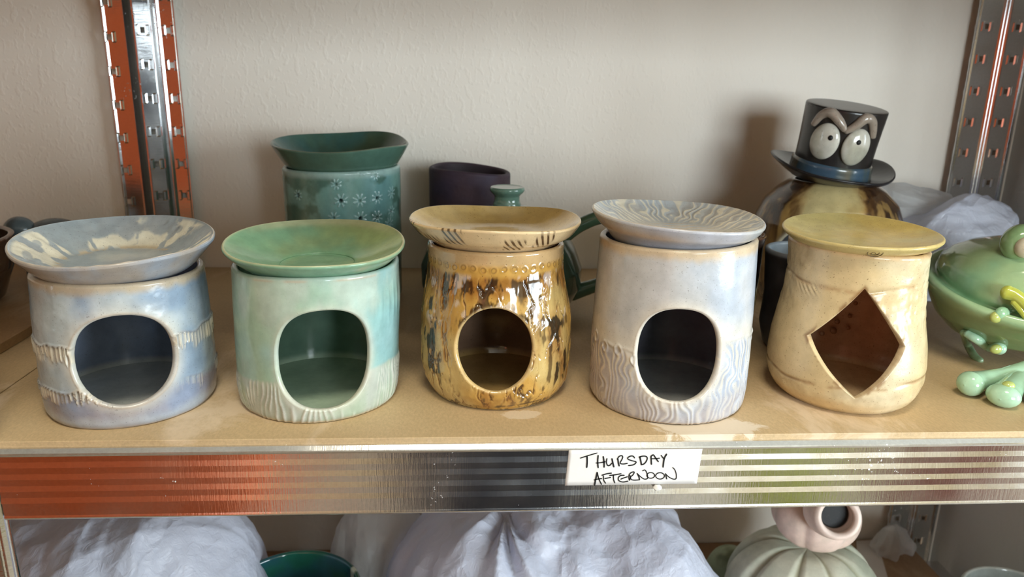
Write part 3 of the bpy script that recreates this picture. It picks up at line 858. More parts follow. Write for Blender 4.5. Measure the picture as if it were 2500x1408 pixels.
def cd3(th, r, side, k, x, y, d, e):
    n = fbm(x*35, y*35, side*.3, 61, 4)
    c = mixc(lin(208, 180, 122), lin(200, 168, 100), sm(-.3, .3, n)*(1-side))
    c = mixc(c, lin(214, 188, 146), side*.9)
    cl = np.floor(th*8.5/np.pi); f = th*8.5/np.pi-cl
    ht = _h(cl, cl*0+3, cl*0, 7); h2 = _h(cl, cl*0+5, cl*0, 9)
    st = np.sin((f*7.5+(k-.5)*(4.5+3*ht)*(1 if True else 0))*2*np.pi*.62+ht*6)
    msk = side*sm(.12, .2, f)*sm(.92, .8, f)*sm(.15+.5*h2, .25+.5*h2, k)*sm(.72+.5*h2, .60+.5*h2, k)*(ht > .12)
    c = mixc(c, lin(52, 38, 24), np.clip(msk*sm(.05, .6, st)*(.65+.6*ht), 0, 1))
    c = mixc(c, lin(150, 110, 70), msk*.18)
    c = mixc(c, lin(200, 176, 128), np.exp(-(e/3)**2)*.6)
    return c
dd3 = lambda th, r, side: .0003*fbm(np.sin(th)*r*90, np.cos(th)*r*90, side, 64, 2)*side
o = dish('dish', (.0200, .0802, .0972), [(0, .0072, 0), (.018, .0072, .05), (.034, .0090, .3), (.046, .0140, .75), (.0525, .0186, 1), (.0543, .0198, 1), (.0555, .0192, 1), (.0552, .0178, 1), (.0500, .0110, .75), (.0445, .0075, .45), (.0400, .0045, .2), (.034, .0006, .0), (.028, -.001, 0), (0, -.001, 0)],
         wave(0, -.0003, .0012, (2, -.0004, 0), (3, .0010, 2.0)), cd3, M_P3, nth=900, sub=14, wr=wave(0, 0, 0, (3, .008, .7), (5, .004, 0)), disp=dd3)
setp(o, 'sand coloured dish with dark slanting scratch marks underneath, on the ochre streaked burner', 'dish', GD)

# ================= burner 4 : grey lavender
def flow4(x, y, z, th):
    return np.sin(2*np.pi*(th*.0515/.0042+1.7*vn(x*75, y*75, z*50, 71)+1.0*vn(x*170, y*170, z*130, 72)))
def zt4(th): return .051-.010*np.exp(-((th+.2)/.5)**2)+.004*np.sin(th*2+.5)
def dots4(th, z):
    cell = (th*13/np.pi+.3) % 1; i = np.floor(th*13/np.pi+.3); h = _h(i, i*0, i*0+1, 5)
    return np.hypot((cell-.5)*.0122, (z-zt4(th)+.003+.006*(h-.5))*.8), h
def d4(th, z, x, y):
    zt = zt4(th)+.0022*vn(x*110, y*110, 0, 79)
    m = sm(zt, zt-.004, z)
    d = .00022*flow4(x, y, z, th)*m*sm(-.5, .1, vn(x*60, y*60, z*30, 73)+.1)
    d += .0004*np.exp(-((z-zt)/.0012)**2)*sm(-.3, .3, vn(x*70, y*70, 7, 78))
    dist, h = dots4(th, z)
    d += (.0005*np.exp(-((dist-.0026)/.0007)**2)-.0006*np.exp(-(dist/.0019)**2))*(h > .3)
    d += .0005*fbm(x*35, y*35, z*35, 74, 3)
    return d
def c4(th, z, x, y, d, hd, dr):
    n = fbm(x*25, y*25, z*25, 75, 4); n2 = fbm(x*110, y*110, z*70, 76, 4)
    zt = zt4(th)+.0022*vn(x*110, y*110, 0, 79)
    c = mixc(lin(190, 190, 190), lin(174, 184, 198), sm(-.4, .4, n+.6*np.sin(th-.3)))
    c = mixc(c, lin(216, 210, 196), np.clip(np.exp(-((z-zt-.002)/.010)**2)*.7, 0, 1))
    low = sm(zt, zt-.006, z)
    c = mixc(c, mixc(lin(176, 170, 172), lin(168, 180, 198), sm(-.2, .3, n+.3*np.sin(th))), low)
    f = flow4(x, y, z, th)
    up = sm(.015, .035, z)
    c = mixc(c, lin(222, 212, 190), low*sm(-.2, .9, f)*(.30+.5*up))
    c = mixc(c, lin(146, 136, 132), low*sm(-.5, -.98, f)*.32*sm(-.4, .3, n2))
    dist, h = dots4(th, z)
    c = mixc(c, lin(176, 168, 160), sm(.0022, .0012, dist)*(h > .3)*.5)
    c = mixc(c, lin(224, 216, 200), np.exp(-(hd/.0055)**2)*.7)
    c = mixc(c, lin(176, 154, 130), np.clip(np.exp(-((hd-.001)/.0007)**2)*.35, 0, 1))
    c = mixc(c, lin(202, 178, 142), sm(.009, .003, dr+.003*n2)*.85)
    c = mixc(c, lin(178, 150, 112), sm(.0020, .0006, z)*.9)
    return c
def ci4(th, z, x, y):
    return mixc(lin(104, 104, 112)+0*np.asarray(z)[..., None], lin(160, 162, 162), sm(.012, .006, z))  # light on the inside floor is put into the colour
M_P4 = ceramic('glaze_lavender_grey', .17, lin(104, 96, 90), .45, 1150, .66)
hc4 = hole_curve('oval', 0, 0, .0264, .0294, .0520, e=2.25)
b4 = pot('oil_burner', (.1359, .0623), [(0, .0490), (.003, .0508), (.012, .0515), (.04, .0515), (.075, .0507), (.110, .0495)],
         lambda th: .1100+.0012*np.sin(th)+.0006*np.cos(th), .0044, d4, c4, ci4, M_P4, (math.radians(-9.4), .0455, hc4, .0520), nth=600, ns=210)
setp(b4, 'tall pale lavender grey burner base with wavy relief below, second from the right', 'oil burner', G1)
def feat4(th, x, y, r):
    return np.sin(2*np.pi*(th*7.0+.9*vn(x*85, y*85, r*30, 83)+.5*vn(x*190, y*190, 0, 84)))
def cd4(th, r, side, k, x, y, d, e):
    n = fbm(x*45, y*45, side*.3, 81, 4); n2 = fbm(x*25, y*25, 3, 82, 3)
    c = mixc(lin(172, 178, 182), lin(182, 180, 174), sm(-.3, .3, n))
    f = feat4(th, x, y, r)
    wall = sm(.026, .034, r)*(1-side)
    c = mixc(c, lin(222, 212, 188), wall*sm(.3, .95, f)*.75)
    c = mixc(c, lin(150, 142, 140), wall*sm(-.6, -.98, f)*.3)
    ce = (1-side)*sm(.031, .024, r)
    f2 = np.sin(2*np.pi*(y/.005+2.0*fbm(x*60, y*60, 0, 84, 3)))
    c = mixc(c, lin(196, 174, 142), ce*sm(-.2, .8, f2)*.6)
    c = mixc(c, lin(176, 180, 194), side*sm(-.2, .3, n2)*.8)
    c = mixc(c, lin(200, 180, 154), np.exp(-(e/3.0)**2)*.8)
    c = mixc(c, lin(184, 158, 128), side*np.exp(-((r-.050)/.0025)**2)*sm(.1, -.5, np.sin(th))*.7)
    return c
dd4 = lambda th, r, side: (1-side)*.00022*feat4(th, np.sin(th)*r, -np.cos(th)*r, r)*np.exp(-((r-.041)/.009)**2)
o = dish('dish', (.1349, .0623, .1045), [(0, .0062, 0), (.016, .0064, 0), (.028, .0080, .2), (.039, .0118, .6), (.048, .0158, .9), (.0514, .0180, 1), (.0527, .0188, 1), (.0538, .0180, 1), (.0535, .0164, 1), (.0500, .0114, .8), (.0448, .0072, .45), (.040, .0022, .1), (.030, -.001, 0), (.02, -.001, 0), (0, -.001, 0)],
         wave(0, -.0022, -.0006, (2, -.0004, .3), (3, .0005, 0)), cd4, M_P4, nth=800, sub=14, wr=wave(0, 0, 0, (3, .010, .3), (2, .006, 1)), disp=dd4)
setp(o, 'lavender grey dish tilting to the right with feathered cream marks inside', 'dish', GD)

# ================= burner 5 : cream with diamond opening
def d5(th, z, x, y):
    zb = .083+.002*np.sin(th*2)+.001*vn(x*70, y*70, 0, 89); zc = .021+.0025*np.sin(th*1.7+.5)+.0014*vn(x*60, y*60, 0, 90)
    d = -.0006*np.exp(-((z-zb)/.0009)**2)*sm(-.2, .3, vn(x*45, y*45, 0, 91)+.1)
    d -= .0008*np.exp(-((z-zc)/.0010)**2)*sm(-.7, .0, vn(x*45, y*45, 2, 88))
    d += .00028*sm(-.1, .4, vn(x*60, y*60, z*60, 85))*np.sin(th*75+z*1500+vn(x*90, y*90, z*90, 87)*3)*(np.exp(-((z-.090)/.0025)**2)*sm(.1, .5, th)+np.exp(-((z-.078)/.003)**2)*sm(.1, -.2, th))
    d += .0012*fbm(x*110, y*110, z*110, 93, 3)*sm(-.1, .5, vn(x*30, y*30, z*30, 94)+.1)*sm(.04, .06, z)
    d += .0014*fbm(x*95, y*95, z*95, 95, 3)*np.exp(-((z-.013)/.006)**2)+.0004*fbm(x*35, y*35, z*35, 86, 2)
    return d
def c5(th, z, x, y, d, hd, dr):
    n = fbm(x*25, y*25, z*25, 96, 4); n2 = fbm(x*120, y*120, z*80, 97, 4)
    c = mixc(lin(202, 178, 132), lin(206, 190, 156), sm(-.3, .4, n+.4*np.sin(th)))
    c = mixc(c, lin(204, 166, 104), sm(.016, .004, z)*.55*sm(.4, -.4, th))
    zb = .083+.002*np.sin(th*2)+.001*vn(x*70, y*70, 0, 89); zc = .021+.0025*np.sin(th*1.7+.5)+.0014*vn(x*60, y*60, 0, 90)
    c = mixc(c, lin(150, 112, 70), np.exp(-((z-zc)/.0012)**2)*sm(-.3, .3, n2+.1)*.7)
    c = mixc(c, lin(170, 134, 90), np.exp(-((z-zb)/.0016)**2)*sm(-.1, .3, n2+.05)*.6)
    c = mixc(c, lin(134, 96, 56), np.exp(-((hd-.001)/.0018)**2)*sm(.0, .3, n2+.12*(z > .07))*.8)
    c = mixc(c, lin(150, 116, 76), sm(-.0003, -.0010, d)*.35)
    c = mixc(c, lin(228, 200, 156), np.clip(np.exp(-((hd+.0006)/.0007)**2), 0, 1)*.6)
    c = mixc(c, lin(204, 166, 116), sm(.004, .001, dr)*.7)
    return c
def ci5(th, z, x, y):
    return mixc(lin(186, 146, 116)+0*np.asarray(z)[..., None], lin(200, 172, 132), sm(.012, .006, z))  # slightly paler floor imitates light coming in by the diamond opening
M_P5 = ceramic('glaze_cream', .24, lin(110, 84, 50), .6, 1000, .66, bumps=.18)
tc, zc_ = -20.0, .0485
def uz(t, z, R=.0490): return (math.radians(t-tc)*R, z-zc_)
hc5 = hole_curve('poly', 0, 0, 0, 0, .0490, [(*uz(16.5, .0482), .02), (*uz(-19.4, .0840), -.02), (*uz(-57.4, .0488), .035), (*uz(-17.3, .0142), .045)][::1])
b5 = pot('oil_burner', (.2600, .0660), [(0, .0400), (.003, .0440), (.009, .0480), (.018, .0500), (.028, .0502), (.040, .0490), (.055, .0464), (.068, .0440), (.080, .0430), (.092, .0427), (.1045, .0434)],
         lambda th: .1045-.0017*np.sin(th)+.0007*np.cos(th), .0050, d5, c5, ci5, M_P5, (math.radians(tc), zc_, hc5, .0490), lip=.0006, lean=(-.022, 0), nth=480, ns=140)
setp(b5, 'cream burner base with a diamond shaped opening, right end of the front row', 'oil burner', G1)
def cd5(th, r, side, k, x, y, d, e):
    n = fbm(x*35, y*35, side*.3, 98, 4)
    c = mixc(lin(196, 180, 116), lin(200, 174, 98), sm(-.3, .3, n))
    c = mixc(c, lin(188, 166, 104), side*.7)
    c = mixc(c, lin(216, 196, 140), np.exp(-(e/3.4)**2)*.6)
    return c
o = dish('dish', (.2578, .0660, .0985), [(0, .0095, 0), (.018, .0098, .25), (.032, .0110, .6), (.043, .0132, .95), (.0465, .0143, 1), (.0480, .0147, 1), (.0490, .0139, 1), (.0487, .0125, 1), (.045, .0092, .9), (.0390, .0062, .7), (.032, .0026, .3), (.024, .000, 0), (0, .0, 0)],
         wave(0, .0006, -.0016, (2, .0004, 0)), cd5, M_P5, wr=wave(0, 0, 0, (2, .01, 0), (3, .004, 1)))
sp_ = []
for a in np.linspace(0, 4.2*np.pi, 40):
    q = .0004+.00022*a; t_ = -.30+q*math.cos(a)*1.5/.0465; w_ = q*math.sin(a)*.9
    rr_ = .0468+.9*w_; sp_.append((math.sin(t_)*rr_, -math.cos(t_)*rr_, .0108+w_-.0016*math.cos(t_)+.0006*math.sin(t_)))
M_MARK = plain('incised_mark', lin(96, 80, 44), .4)
q = tube('spiral_mark', sp_, .00022, M_MARK, o, seg=8, sub=2); q.location = (0, 0, 0)
setp(o, 'plain mustard yellow shallow dish tilting right, on the burner with a diamond opening', 'dish', GD)
# little clay beads pressed inside burner 5
M_BEAD = ceramic('glaze_brown_bead', .08, attr=False, base=lin(150, 112, 84), amt=.1)
for k, (px, py, rr) in enumerate(((2089, 740, 5), (2075, 771, 5), (2044, 785, 6), (2071, 800, 5), (2035, 807, 8), (2007, 814, 6))):
    P = at(px, py, 1, .100)
    # on the inner back wall of burner 5
    d = (P-CAMP); cx, cy = .2588, .0660
    a_ = d[0]**2+d[1]**2; ox, oy = CAMP[0]-cx, CAMP[1]-cy; bb = 2*(ox*d[0]+oy*d[1])
    zt = .06; R_ = float(np.interp(.06, [0, .04, .055, .068, .08, .103], [.040, .0452, .0426, .0402, .0392, .0396]))
    cc = ox*ox+oy*oy-R_**2; t = (-bb+math.sqrt(bb*bb-4*a_*cc))/2/a_; Q = CAMP+d*t
    e = ellipsoid('clay_bead', Q-np.array(b5.location), (rr*.00031,)*3, M_BEAD, b5, n=14, m=18); e.location = (0, 0, 0)

# ------------------------------------------------------------------ back row
# tall teal burner with stamped daisies
DAISY = [(832, 490, 1.0, 1), (884, 415, .9, 0), (878, 490, 1.0, 0), (921, 483, 1.0, 1), (880, 533, 1.0, 1), (921, 530, 1.0, 0), (955, 470, 1, 0), (950, 545, 1, 0), (728, 476, .8, 1), (815, 532, .9, 0), (916, 428, .8, 0), (955, 515, .9, 1), (760, 560, .9, 0), (958, 590, .9, 0), (915, 580, .9, 0), (820, 450, .8, 0)]
BBX, BBY = -.1112, .291
DC = []
for (px, py, sc, ho) in DAISY:
    d = at(px, py, 1, .3)-CAMP; ox, oy = -BBX, CAMP[1]-BBY
    a_ = d[0]**2+d[1]**2; bb = 2*(ox*d[0]+oy*d[1]); cc = ox*ox+oy*oy-.0518**2; disc = bb*bb-4*a_*cc
    if disc < 0: continue
    t = (-bb-math.sqrt(disc))/2/a_; Q = CAMP+d*t
    DC.append((math.atan2(Q[0]-BBX, -(Q[1]-BBY)), Q[2], sc, ho))
def daisy(th, z):
    m = np.zeros(np.broadcast(th, z).shape); h = m.copy()
    for (t0, z0, sc, ho) in DC:
        u = (th-t0)*.052; w = z-z0; r = np.hypot(u, w); a = np.arctan2(w, u)
        pet = sm(.0002, -.0003, np.abs(((a*4/np.pi) % 1.0)-.5)*.006*(.5+r/.006)-.0011)*sm(.0014, .0019, r)*sm(.0062*sc, .0052*sc, r)
        m = np.maximum(m, pet)
        if ho: h = np.maximum(h, sm(.0018, .0013, r))
        else: h = np.maximum(h, .35*sm(.0012, .0009, r))
    return m, h
def dbb(th, z, x, y):
    m, h = daisy(th, z); return .0006*m-.0030*h+.0004*fbm(x*40, y*40, z*40, 101, 3)
def cbb(th, z, x, y, d, hd, dr):
    n = fbm(x*28, y*28, z*14, 102, 4); n2 = fbm(x*60, y*60, z*60, 103, 4)
    c = mixc(lin(112, 152, 142), lin(96, 140, 140), sm(-.4, .4, n))
    c = mixc(c, lin(66, 96, 82), sm(.1, .4, n2+.5*np.exp(-((th+.85)/.25)**2)-.1)*.8)
    c = mixc(c, lin(150, 168, 150), np.exp(-((th+.45)/.22)**2)*sm(-.3, .3, n)*.7)
    m, h = daisy(th, z)
    c = mixc(c, lin(154, 186, 186), m*.75); c = mixc(c, lin(24, 40, 40), h)
    c = mixc(c, lin(150, 176, 170), sm(.008, .003, dr)*.7)
    return c
M_TEAL = ceramic('glaze_teal', .2, lin(60, 80, 70), .3, 900, .68)
o = pot('oil_burner', (BBX, BBY), [(0, .0490), (.004, .0512), (.06, .0520), (.1235, .0522)], lambda th: .1235+.0008*np.sin(th), .0045, dbb, cbb, lambda th, z, x, y: lin(70, 104, 96)+0*np.asarray(z)[..., None], M_TEAL, (math.radians(20), .036, hole_curve('oval', 0, 0, .026, .028, .052), .052), nth=520, ns=180)
setp(o, 'teal burner base stamped with small daisies, standing behind the pale aqua burner', 'oil burner')
def cdb(th, r, side, k, x, y, d, e):
    n = fbm(x*25, y*25, side, 105, 4)
    c = mixc(lin(56, 96, 92), lin(70, 92, 72), sm(-.3, .3, n))
    c = mixc(c, lin(78, 108, 92), side*.8)
    return mixc(c, lin(120, 122, 96), np.exp(-(e/3.0)**2)*.75)
o = dish('dish', (BBX, BBY, .1165), [(0, .004, 0), (.03, .004, 0), (.037, .006, .1), (.048, .016, .7), (.0575, .0270, 1), (.0592, .0283, 1), (.0604, .0275, 1), (.0598, .0258, 1), (.053, .0140, .6), (.0478, .0065, .2), (.040, .0010, 0), (.03, 0, 0), (0, 0, 0)],
         wave(0, .0006, -.0036, (4, .0006, .9), (3, .0009, .5)), cdb, M_TEAL, wr=wave(0, 0, 0, (6, .010, .35), (3, .01, .5)))
setp(o, 'dark teal flared dish with an angular rim, on the daisy stamped burner', 'dish')

# plum coloured tumbler
M_PLUM = ceramic('unglazed_plum', .62, lin(40, 30, 36), .3, 700, .66, spec=.3, bumps=.3)
sq = lambda th, s: .035*np.cos(4*(th-.55))*sm(.2, 1, s)
o = pot('tumbler', (.0047, .33), [(0, .0365), (.003, .0380), (.05, .0398), (.117, .0398)], lambda th: .1170-.0030*np.sin(th)+.0008*np.cos(2*th), .0050, lambda th, z, x, y: .0003*fbm(x*60, y*60, z*60, 111, 3), lambda th, z, x, y, d, hd, dr: mixc(lin(66, 50, 58), lin(56, 46, 62), sm(-.3, .3, fbm(x*40, y*40, z*40, 112, 3))), lambda th, z, x, y: lin(50, 40, 46)+0*np.asarray(z)[..., None], M_PLUM, nth=200, ns=80, wob=sq)
setp(o, 'dark plum matt tumbler with a squared rim, against the back wall behind the teapot', 'tumbler')

# teapot
M_TP = ceramic('glaze_bottle_green', .12, lin(60, 84, 70), .3, 900, .7, coat=.4)
TPX, TPY = .0320, .240
tp = empty('teapot', (TPX, TPY, 0), 'dark green teapot with a looped handle, behind the ochre burner', 'teapot')
ctp = lambda th, z, x, y, d, hd, dr: mixc(mixc(lin(68, 94, 74), lin(58, 84, 70), sm(-.3, .3, fbm(x*25, y*25, z*25, 121, 3))), lin(58, 46, 38), sm(.5, 1.2, -th)*sm(.065, .045, z)*.85)  # shadow on the lower left is put into the colour as brown
o = pot('body', (0, 0), [(0, .046), (.003, .050), (.012, .0615), (.028, .0700), (.045, .0705), (.062, .0640), (.075, .0560), (.0835, .0400)], lambda th: .0835+0*th, .004, lambda th, z, x, y: .0003*fbm(x*30, y*30, z*30, 120, 2), ctp, lambda th, z, x, y: lin(60, 90, 74)+0*np.asarray(z)[..., None], M_TP, nth=160, ns=70, parent=tp)
def loc(p): return np.array(p)-np.array([TPX, TPY, 0])
green = lin(74, 104, 84)
h = tube('handle', [loc(q) for q in ((.0860, .238, .0715), (.1000, .236, .0810), (.1180, .233, .0885), (.1380, .232, .0860), (.1490, .232, .0680), (.1420, .233, .0440), (.1210, .236, .0290), (.0960, .240, .0185))], [.0078, .0062, .0060, .0060, .0060, .0058, .0056, .0075], M_TP, tp, color=green); h.location = (0, 0, 0)
h = tube('spout', [loc(q) for q in ((.010, .185, .030), (-.004, .172, .046), (-.010, .166, .060), (-.014, .160, .074))], [.014, .010, .0075, .0060], M_TP, tp, color=lin(74, 112, 100)); h.location = (0, 0, 0)
tl = None
cl = lambda th, r, side, k, x, y, d, e: mixc(lin(74, 92, 80), lin(60, 70, 62), sm(-.3, .3, fbm(x*40, y*40, 0, 125, 3)))
o = dish('dome', (0, 0, 0), [(0, -.0001, 0), (.02, .0, 0), (.036, .0, 0), (.0385, .0008, 0), (.037, .0030, 0), (.027, .0090, 0), (.015, .0122, 0), (.0, .0132, 0)], lambda th: 0*th, cl, M_TP, nth=120, parent=tp); tl = o; tl.name = 'lid'; tl.location = (.004, 0, .0838); tl['label'] = 'domed grey green teapot lid'
o = dish('knob', (0, 0, 0), [(0, .0120, 0), (.0118, .0122, 0), (.0110, .0170, 0), (.0108, .0210, 0), (.0142, .0248, 0), (.0150, .0272, 0), (.0138, .0290, 0), (.0110, .0286, 0), (0, .0284, 0)], lambda th: 0*th, lambda th, r, side, k, x, y, d, e: lin(100, 134, 118)+0*r[..., None], M_TP, nth=80, parent=tl); o.location = (0, 0, 0)

# dark brown vase and small charcoal cup behind burner 4
M_BR = ceramic('glaze_dark_brown', .14, lin(30, 20, 14), .3, 900, .7, coat=.4)
def brown(c0, c1, seed): return lambda th, z, x, y, d, hd, dr: mixc(mixc(lin(*c0), lin(*c1), sm(-.3, .3, fbm(x*50, y*50, z*15, seed, 3))), lin(120, 80, 52), sm(.003, .001, dr)*.6)
o = pot('vase', (.2020, .185), [(0, .0330), (.003, .0350), (.03, .0372), (.06, .0378), (.078, .0382), (.0890, .0400)], lambda th: .0890-.002*np.sin(th), .005, lambda th, z, x, y: .0003*fbm(x*60, y*60, z*20, 131, 3), brown((58, 40, 30), (44, 32, 26), 132), lambda th, z, x, y: lin(50, 34, 26)+0*np.asarray(z)[..., None], M_BR, nth=160, ns=70)
setp(o, 'dark brown glazed vase, only its right side showing behind the lavender grey burner', 'vase')
M_CH = ceramic('glaze_charcoal', .35, lin(30, 30, 34), .3, 700, .7)
o = pot('cup', (.2640, .152), [(0, .022), (.003, .0250), (.02, .0290), (.045, .0280), (.0800, .0305)], lambda th: .0800+0*th, .0035, lambda th, z, x, y: .0004*fbm(x*60, y*60, z*60, 135, 3)+.0022*np.exp(-(((th+.75)/.35)**2+((z-.028)/.014)**2)),
        lambda th, z, x, y, d, hd, dr: mixc(mixc(lin(70, 72, 78), lin(50, 50, 56), sm(-.3, .3, fbm(x*50, y*50, z*50, 136, 3))), lin(150, 165, 180), sm(.004, .0015, dr)), lambda th, z, x, y: lin(158, 172, 184)+0*np.asarray(z)[..., None], M_CH, nth=160, ns=70)
setp(o, 'charcoal cup with a pale blue inside, half hidden behind the cream burner', 'cup')

# jar with the top hat lid
M_JAR = ceramic('glaze_jar', .13, lin(90, 70, 40), .4, 900, .67, coat=.4)
JX, JY = .3383, .275
def cjar(th, z, x, y, d, hd, dr):
    n = fbm(x*30, y*30, z*8, 141, 4); n2 = fbm(x*130, y*130, z*16, 142, 4)
    c = mixc(lin(196, 180, 128), lin(176, 152, 96), sm(-.3, .3, n))
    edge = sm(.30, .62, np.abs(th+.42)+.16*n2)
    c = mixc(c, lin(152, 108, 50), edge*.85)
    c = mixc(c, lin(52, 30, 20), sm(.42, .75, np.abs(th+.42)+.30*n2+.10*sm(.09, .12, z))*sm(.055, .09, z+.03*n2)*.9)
    c = mixc(c, lin(134, 116, 94), sm(1.25, 1.6, -th)*sm(.1, .07, z)*.7)
    st = sm(.05, .35, fbm(x*150, y*150, z*12, 144, 3))*sm(.35, .6, np.abs(th+.42))
    c = mixc(c, lin(186, 150, 84), st*sm(.125, .085, z)*.75)
    c = mixc(c, lin(40, 24, 18), sm(.10, .35, fbm(x*170, y*170, z*14, 145, 3))*sm(.40, .6, np.abs(th+.42))*.7)
    c = mixc(c, lin(196, 190, 170), np.exp(-(hd/.0028)**2)*.9)
    return c
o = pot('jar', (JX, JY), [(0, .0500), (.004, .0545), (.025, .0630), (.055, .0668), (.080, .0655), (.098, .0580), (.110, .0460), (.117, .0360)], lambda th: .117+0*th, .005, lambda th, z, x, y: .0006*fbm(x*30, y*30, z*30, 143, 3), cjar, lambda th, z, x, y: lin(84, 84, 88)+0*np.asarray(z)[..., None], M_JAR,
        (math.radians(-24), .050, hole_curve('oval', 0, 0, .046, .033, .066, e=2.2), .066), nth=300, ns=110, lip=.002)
setp(o, 'round yellow and brown drip glazed jar with a large opening, under the top hat', 'jar')
hat = empty('hat_lid', (JX-.0045, JY, .1180), 'black ceramic top hat lid with two bulging eyes, on the round jar', 'lid')
M_HAT = ceramic('glaze_black', .30, lin(40, 40, 46), .3, 700, .68, coat=.2)
M_HATB = ceramic('glaze_blue_band', .2, lin(60, 70, 60), .4, 700, .64, coat=.3)
M_EYE = ceramic('glaze_white_eye', .16, lin(120, 110, 96), .3, 500, .66, coat=.4)
M_BROW = ceramic('glaze_grey_brow', .18, lin(90, 80, 74), .4, 500, .64, coat=.4)
M_PUP = plain('pupil_hole', lin(8, 8, 10), .6)
TL = math.radians(4.0); TF = math.radians(8.0)
def hz(th): return .0
blk = lin(34, 33, 37)
c_hat = lambda th, r, side, k, x, y, d, e: mixc(lin(30, 28, 30), lin(18, 20, 28), sm(-.3, .3, fbm(x*40, y*40, 0, 151, 3)))
RT_ = Matrix.Rotation(TF, 4, 'X') @ Matrix.Rotation(TL, 4, 'Y')
def tilt(o): o.rotation_euler = RT_.to_euler(); return o
brimw = lambda th: .0065*np.abs(np.sin(th))**3*1.0+.0012*np.cos(3*th+.5)
o = tilt(dish('brim', (0, 0, .004), [(0, .0015, 0), (.026, .0015, 0), (.035, .0020, .1), (.045, .0040, .6), (.0520, .0065, 1), (.0535, .0072, 1), (.0545, .0060, 1), (.0520, .0034, 1), (.043, .0000, .5), (.035, -.0022, .1), (.030, -.003, 0), (0, -.003, 0)], brimw, c_hat, M_HAT, nth=200, parent=hat))
o = tilt(dish('crown', (0, 0, .004), [(0, .0015, 0), (.0334, .0015, 0), (.0330, .012, 0), (.0334, .033, 0), (.0346, .0580, 0), (.0347, .0610, 0), (.0335, .0626, 0), (.026, .0631, 0), (.013, .0631, 0), (0, .0631, 0)][::-1], lambda th: 0*th, lambda th, r, side, k, x, y, d, e: mixc(lin(26, 25, 28), lin(36, 33, 32), sm(-.3, .3, fbm(x*30, y*30, 0, 152, 3))), M_HAT, nth=200, parent=hat))
def cband(th, r, side, k, x, y, d, e):
    n = fbm(x*60, y*60, 0, 153, 3)
    return mixc(mixc(lin(70, 84, 88), lin(60, 82, 100), sm(-.1, .2, n)), lin(98, 94, 80), sm(.05, .25, -n))
o = tilt(dish('hat_band', (0, 0, .0055), [(.0320, .0120, 0), (.0333, .0128, 0), (.0350, .0110, 0), (.0354, .0060, 0), (.0358, .0012, 0), (.0345, .0, 0), (.032, .0, 0)], lambda th: 0*th, cband, M_HATB, nth=160, parent=hat))
def onhat(az, z, out=0.0):
    az = az-.44; r = .0334+out
    v = Vector((math.sin(az)*r, -math.cos(az)*r, z)); v = RT_.to_3x3() @ v; return np.array(v)+np.array([0, 0, .004])
def rotz(a): return np.array(RT_.to_3x3() @ Matrix.Rotation(a, 3, 'Z'))
for az, z, rr, roll in ((-.34, .0345, (.0124, .0052, .0160), .12), (.42, .0335, (.0118, .0052, .0162), .12)):
    M3 = rotz(az-.44) @ np.array(Matrix.Rotation(roll, 3, 'Y'))
    c = onhat(az, z, .001)
    e = ellipsoid('eye', c, rr, M_EYE, hat, rot=M3, color=lambda V: mixc(lin(196, 194, 184), lin(170, 168, 154), sm(-.2, .3, fbm(V[:, 0]*80, V[:, 1]*80, V[:, 2]*80, 155, 3))))
    e.location = (0, 0, 0)
    off = (.0048, -.0052, .0052) if az < 0 else (-.0014, -.0054, .0050)
    q = c+M3 @ np.array((off[0], off[1]+.0010, off[2]))
    p = ellipsoid('pupil', q, (.0022, .0016, .0023), M_PUP, hat, rot=M3, n=14, m=18); p.location = (0, 0, 0)
for pts in (((-.72, .0470), (-.56, .0560), (-.34, .0590), (-.10, .0530), (.04, .0475)), ((.10, .0465), (.28, .0520), (.46, .0585), (.66, .0560), (.80, .0440))):
    P = [onhat(a, z, .0022) for a, z in pts]
    c = lin(150, 138, 128)
    e = tube('eyebrow', P, [.0026, .0038, .0046, .0038, .0026], M_BROW, hat, color=lin(150, 138, 126), flat=(1, 1)); e.location = (0, 0, 0)

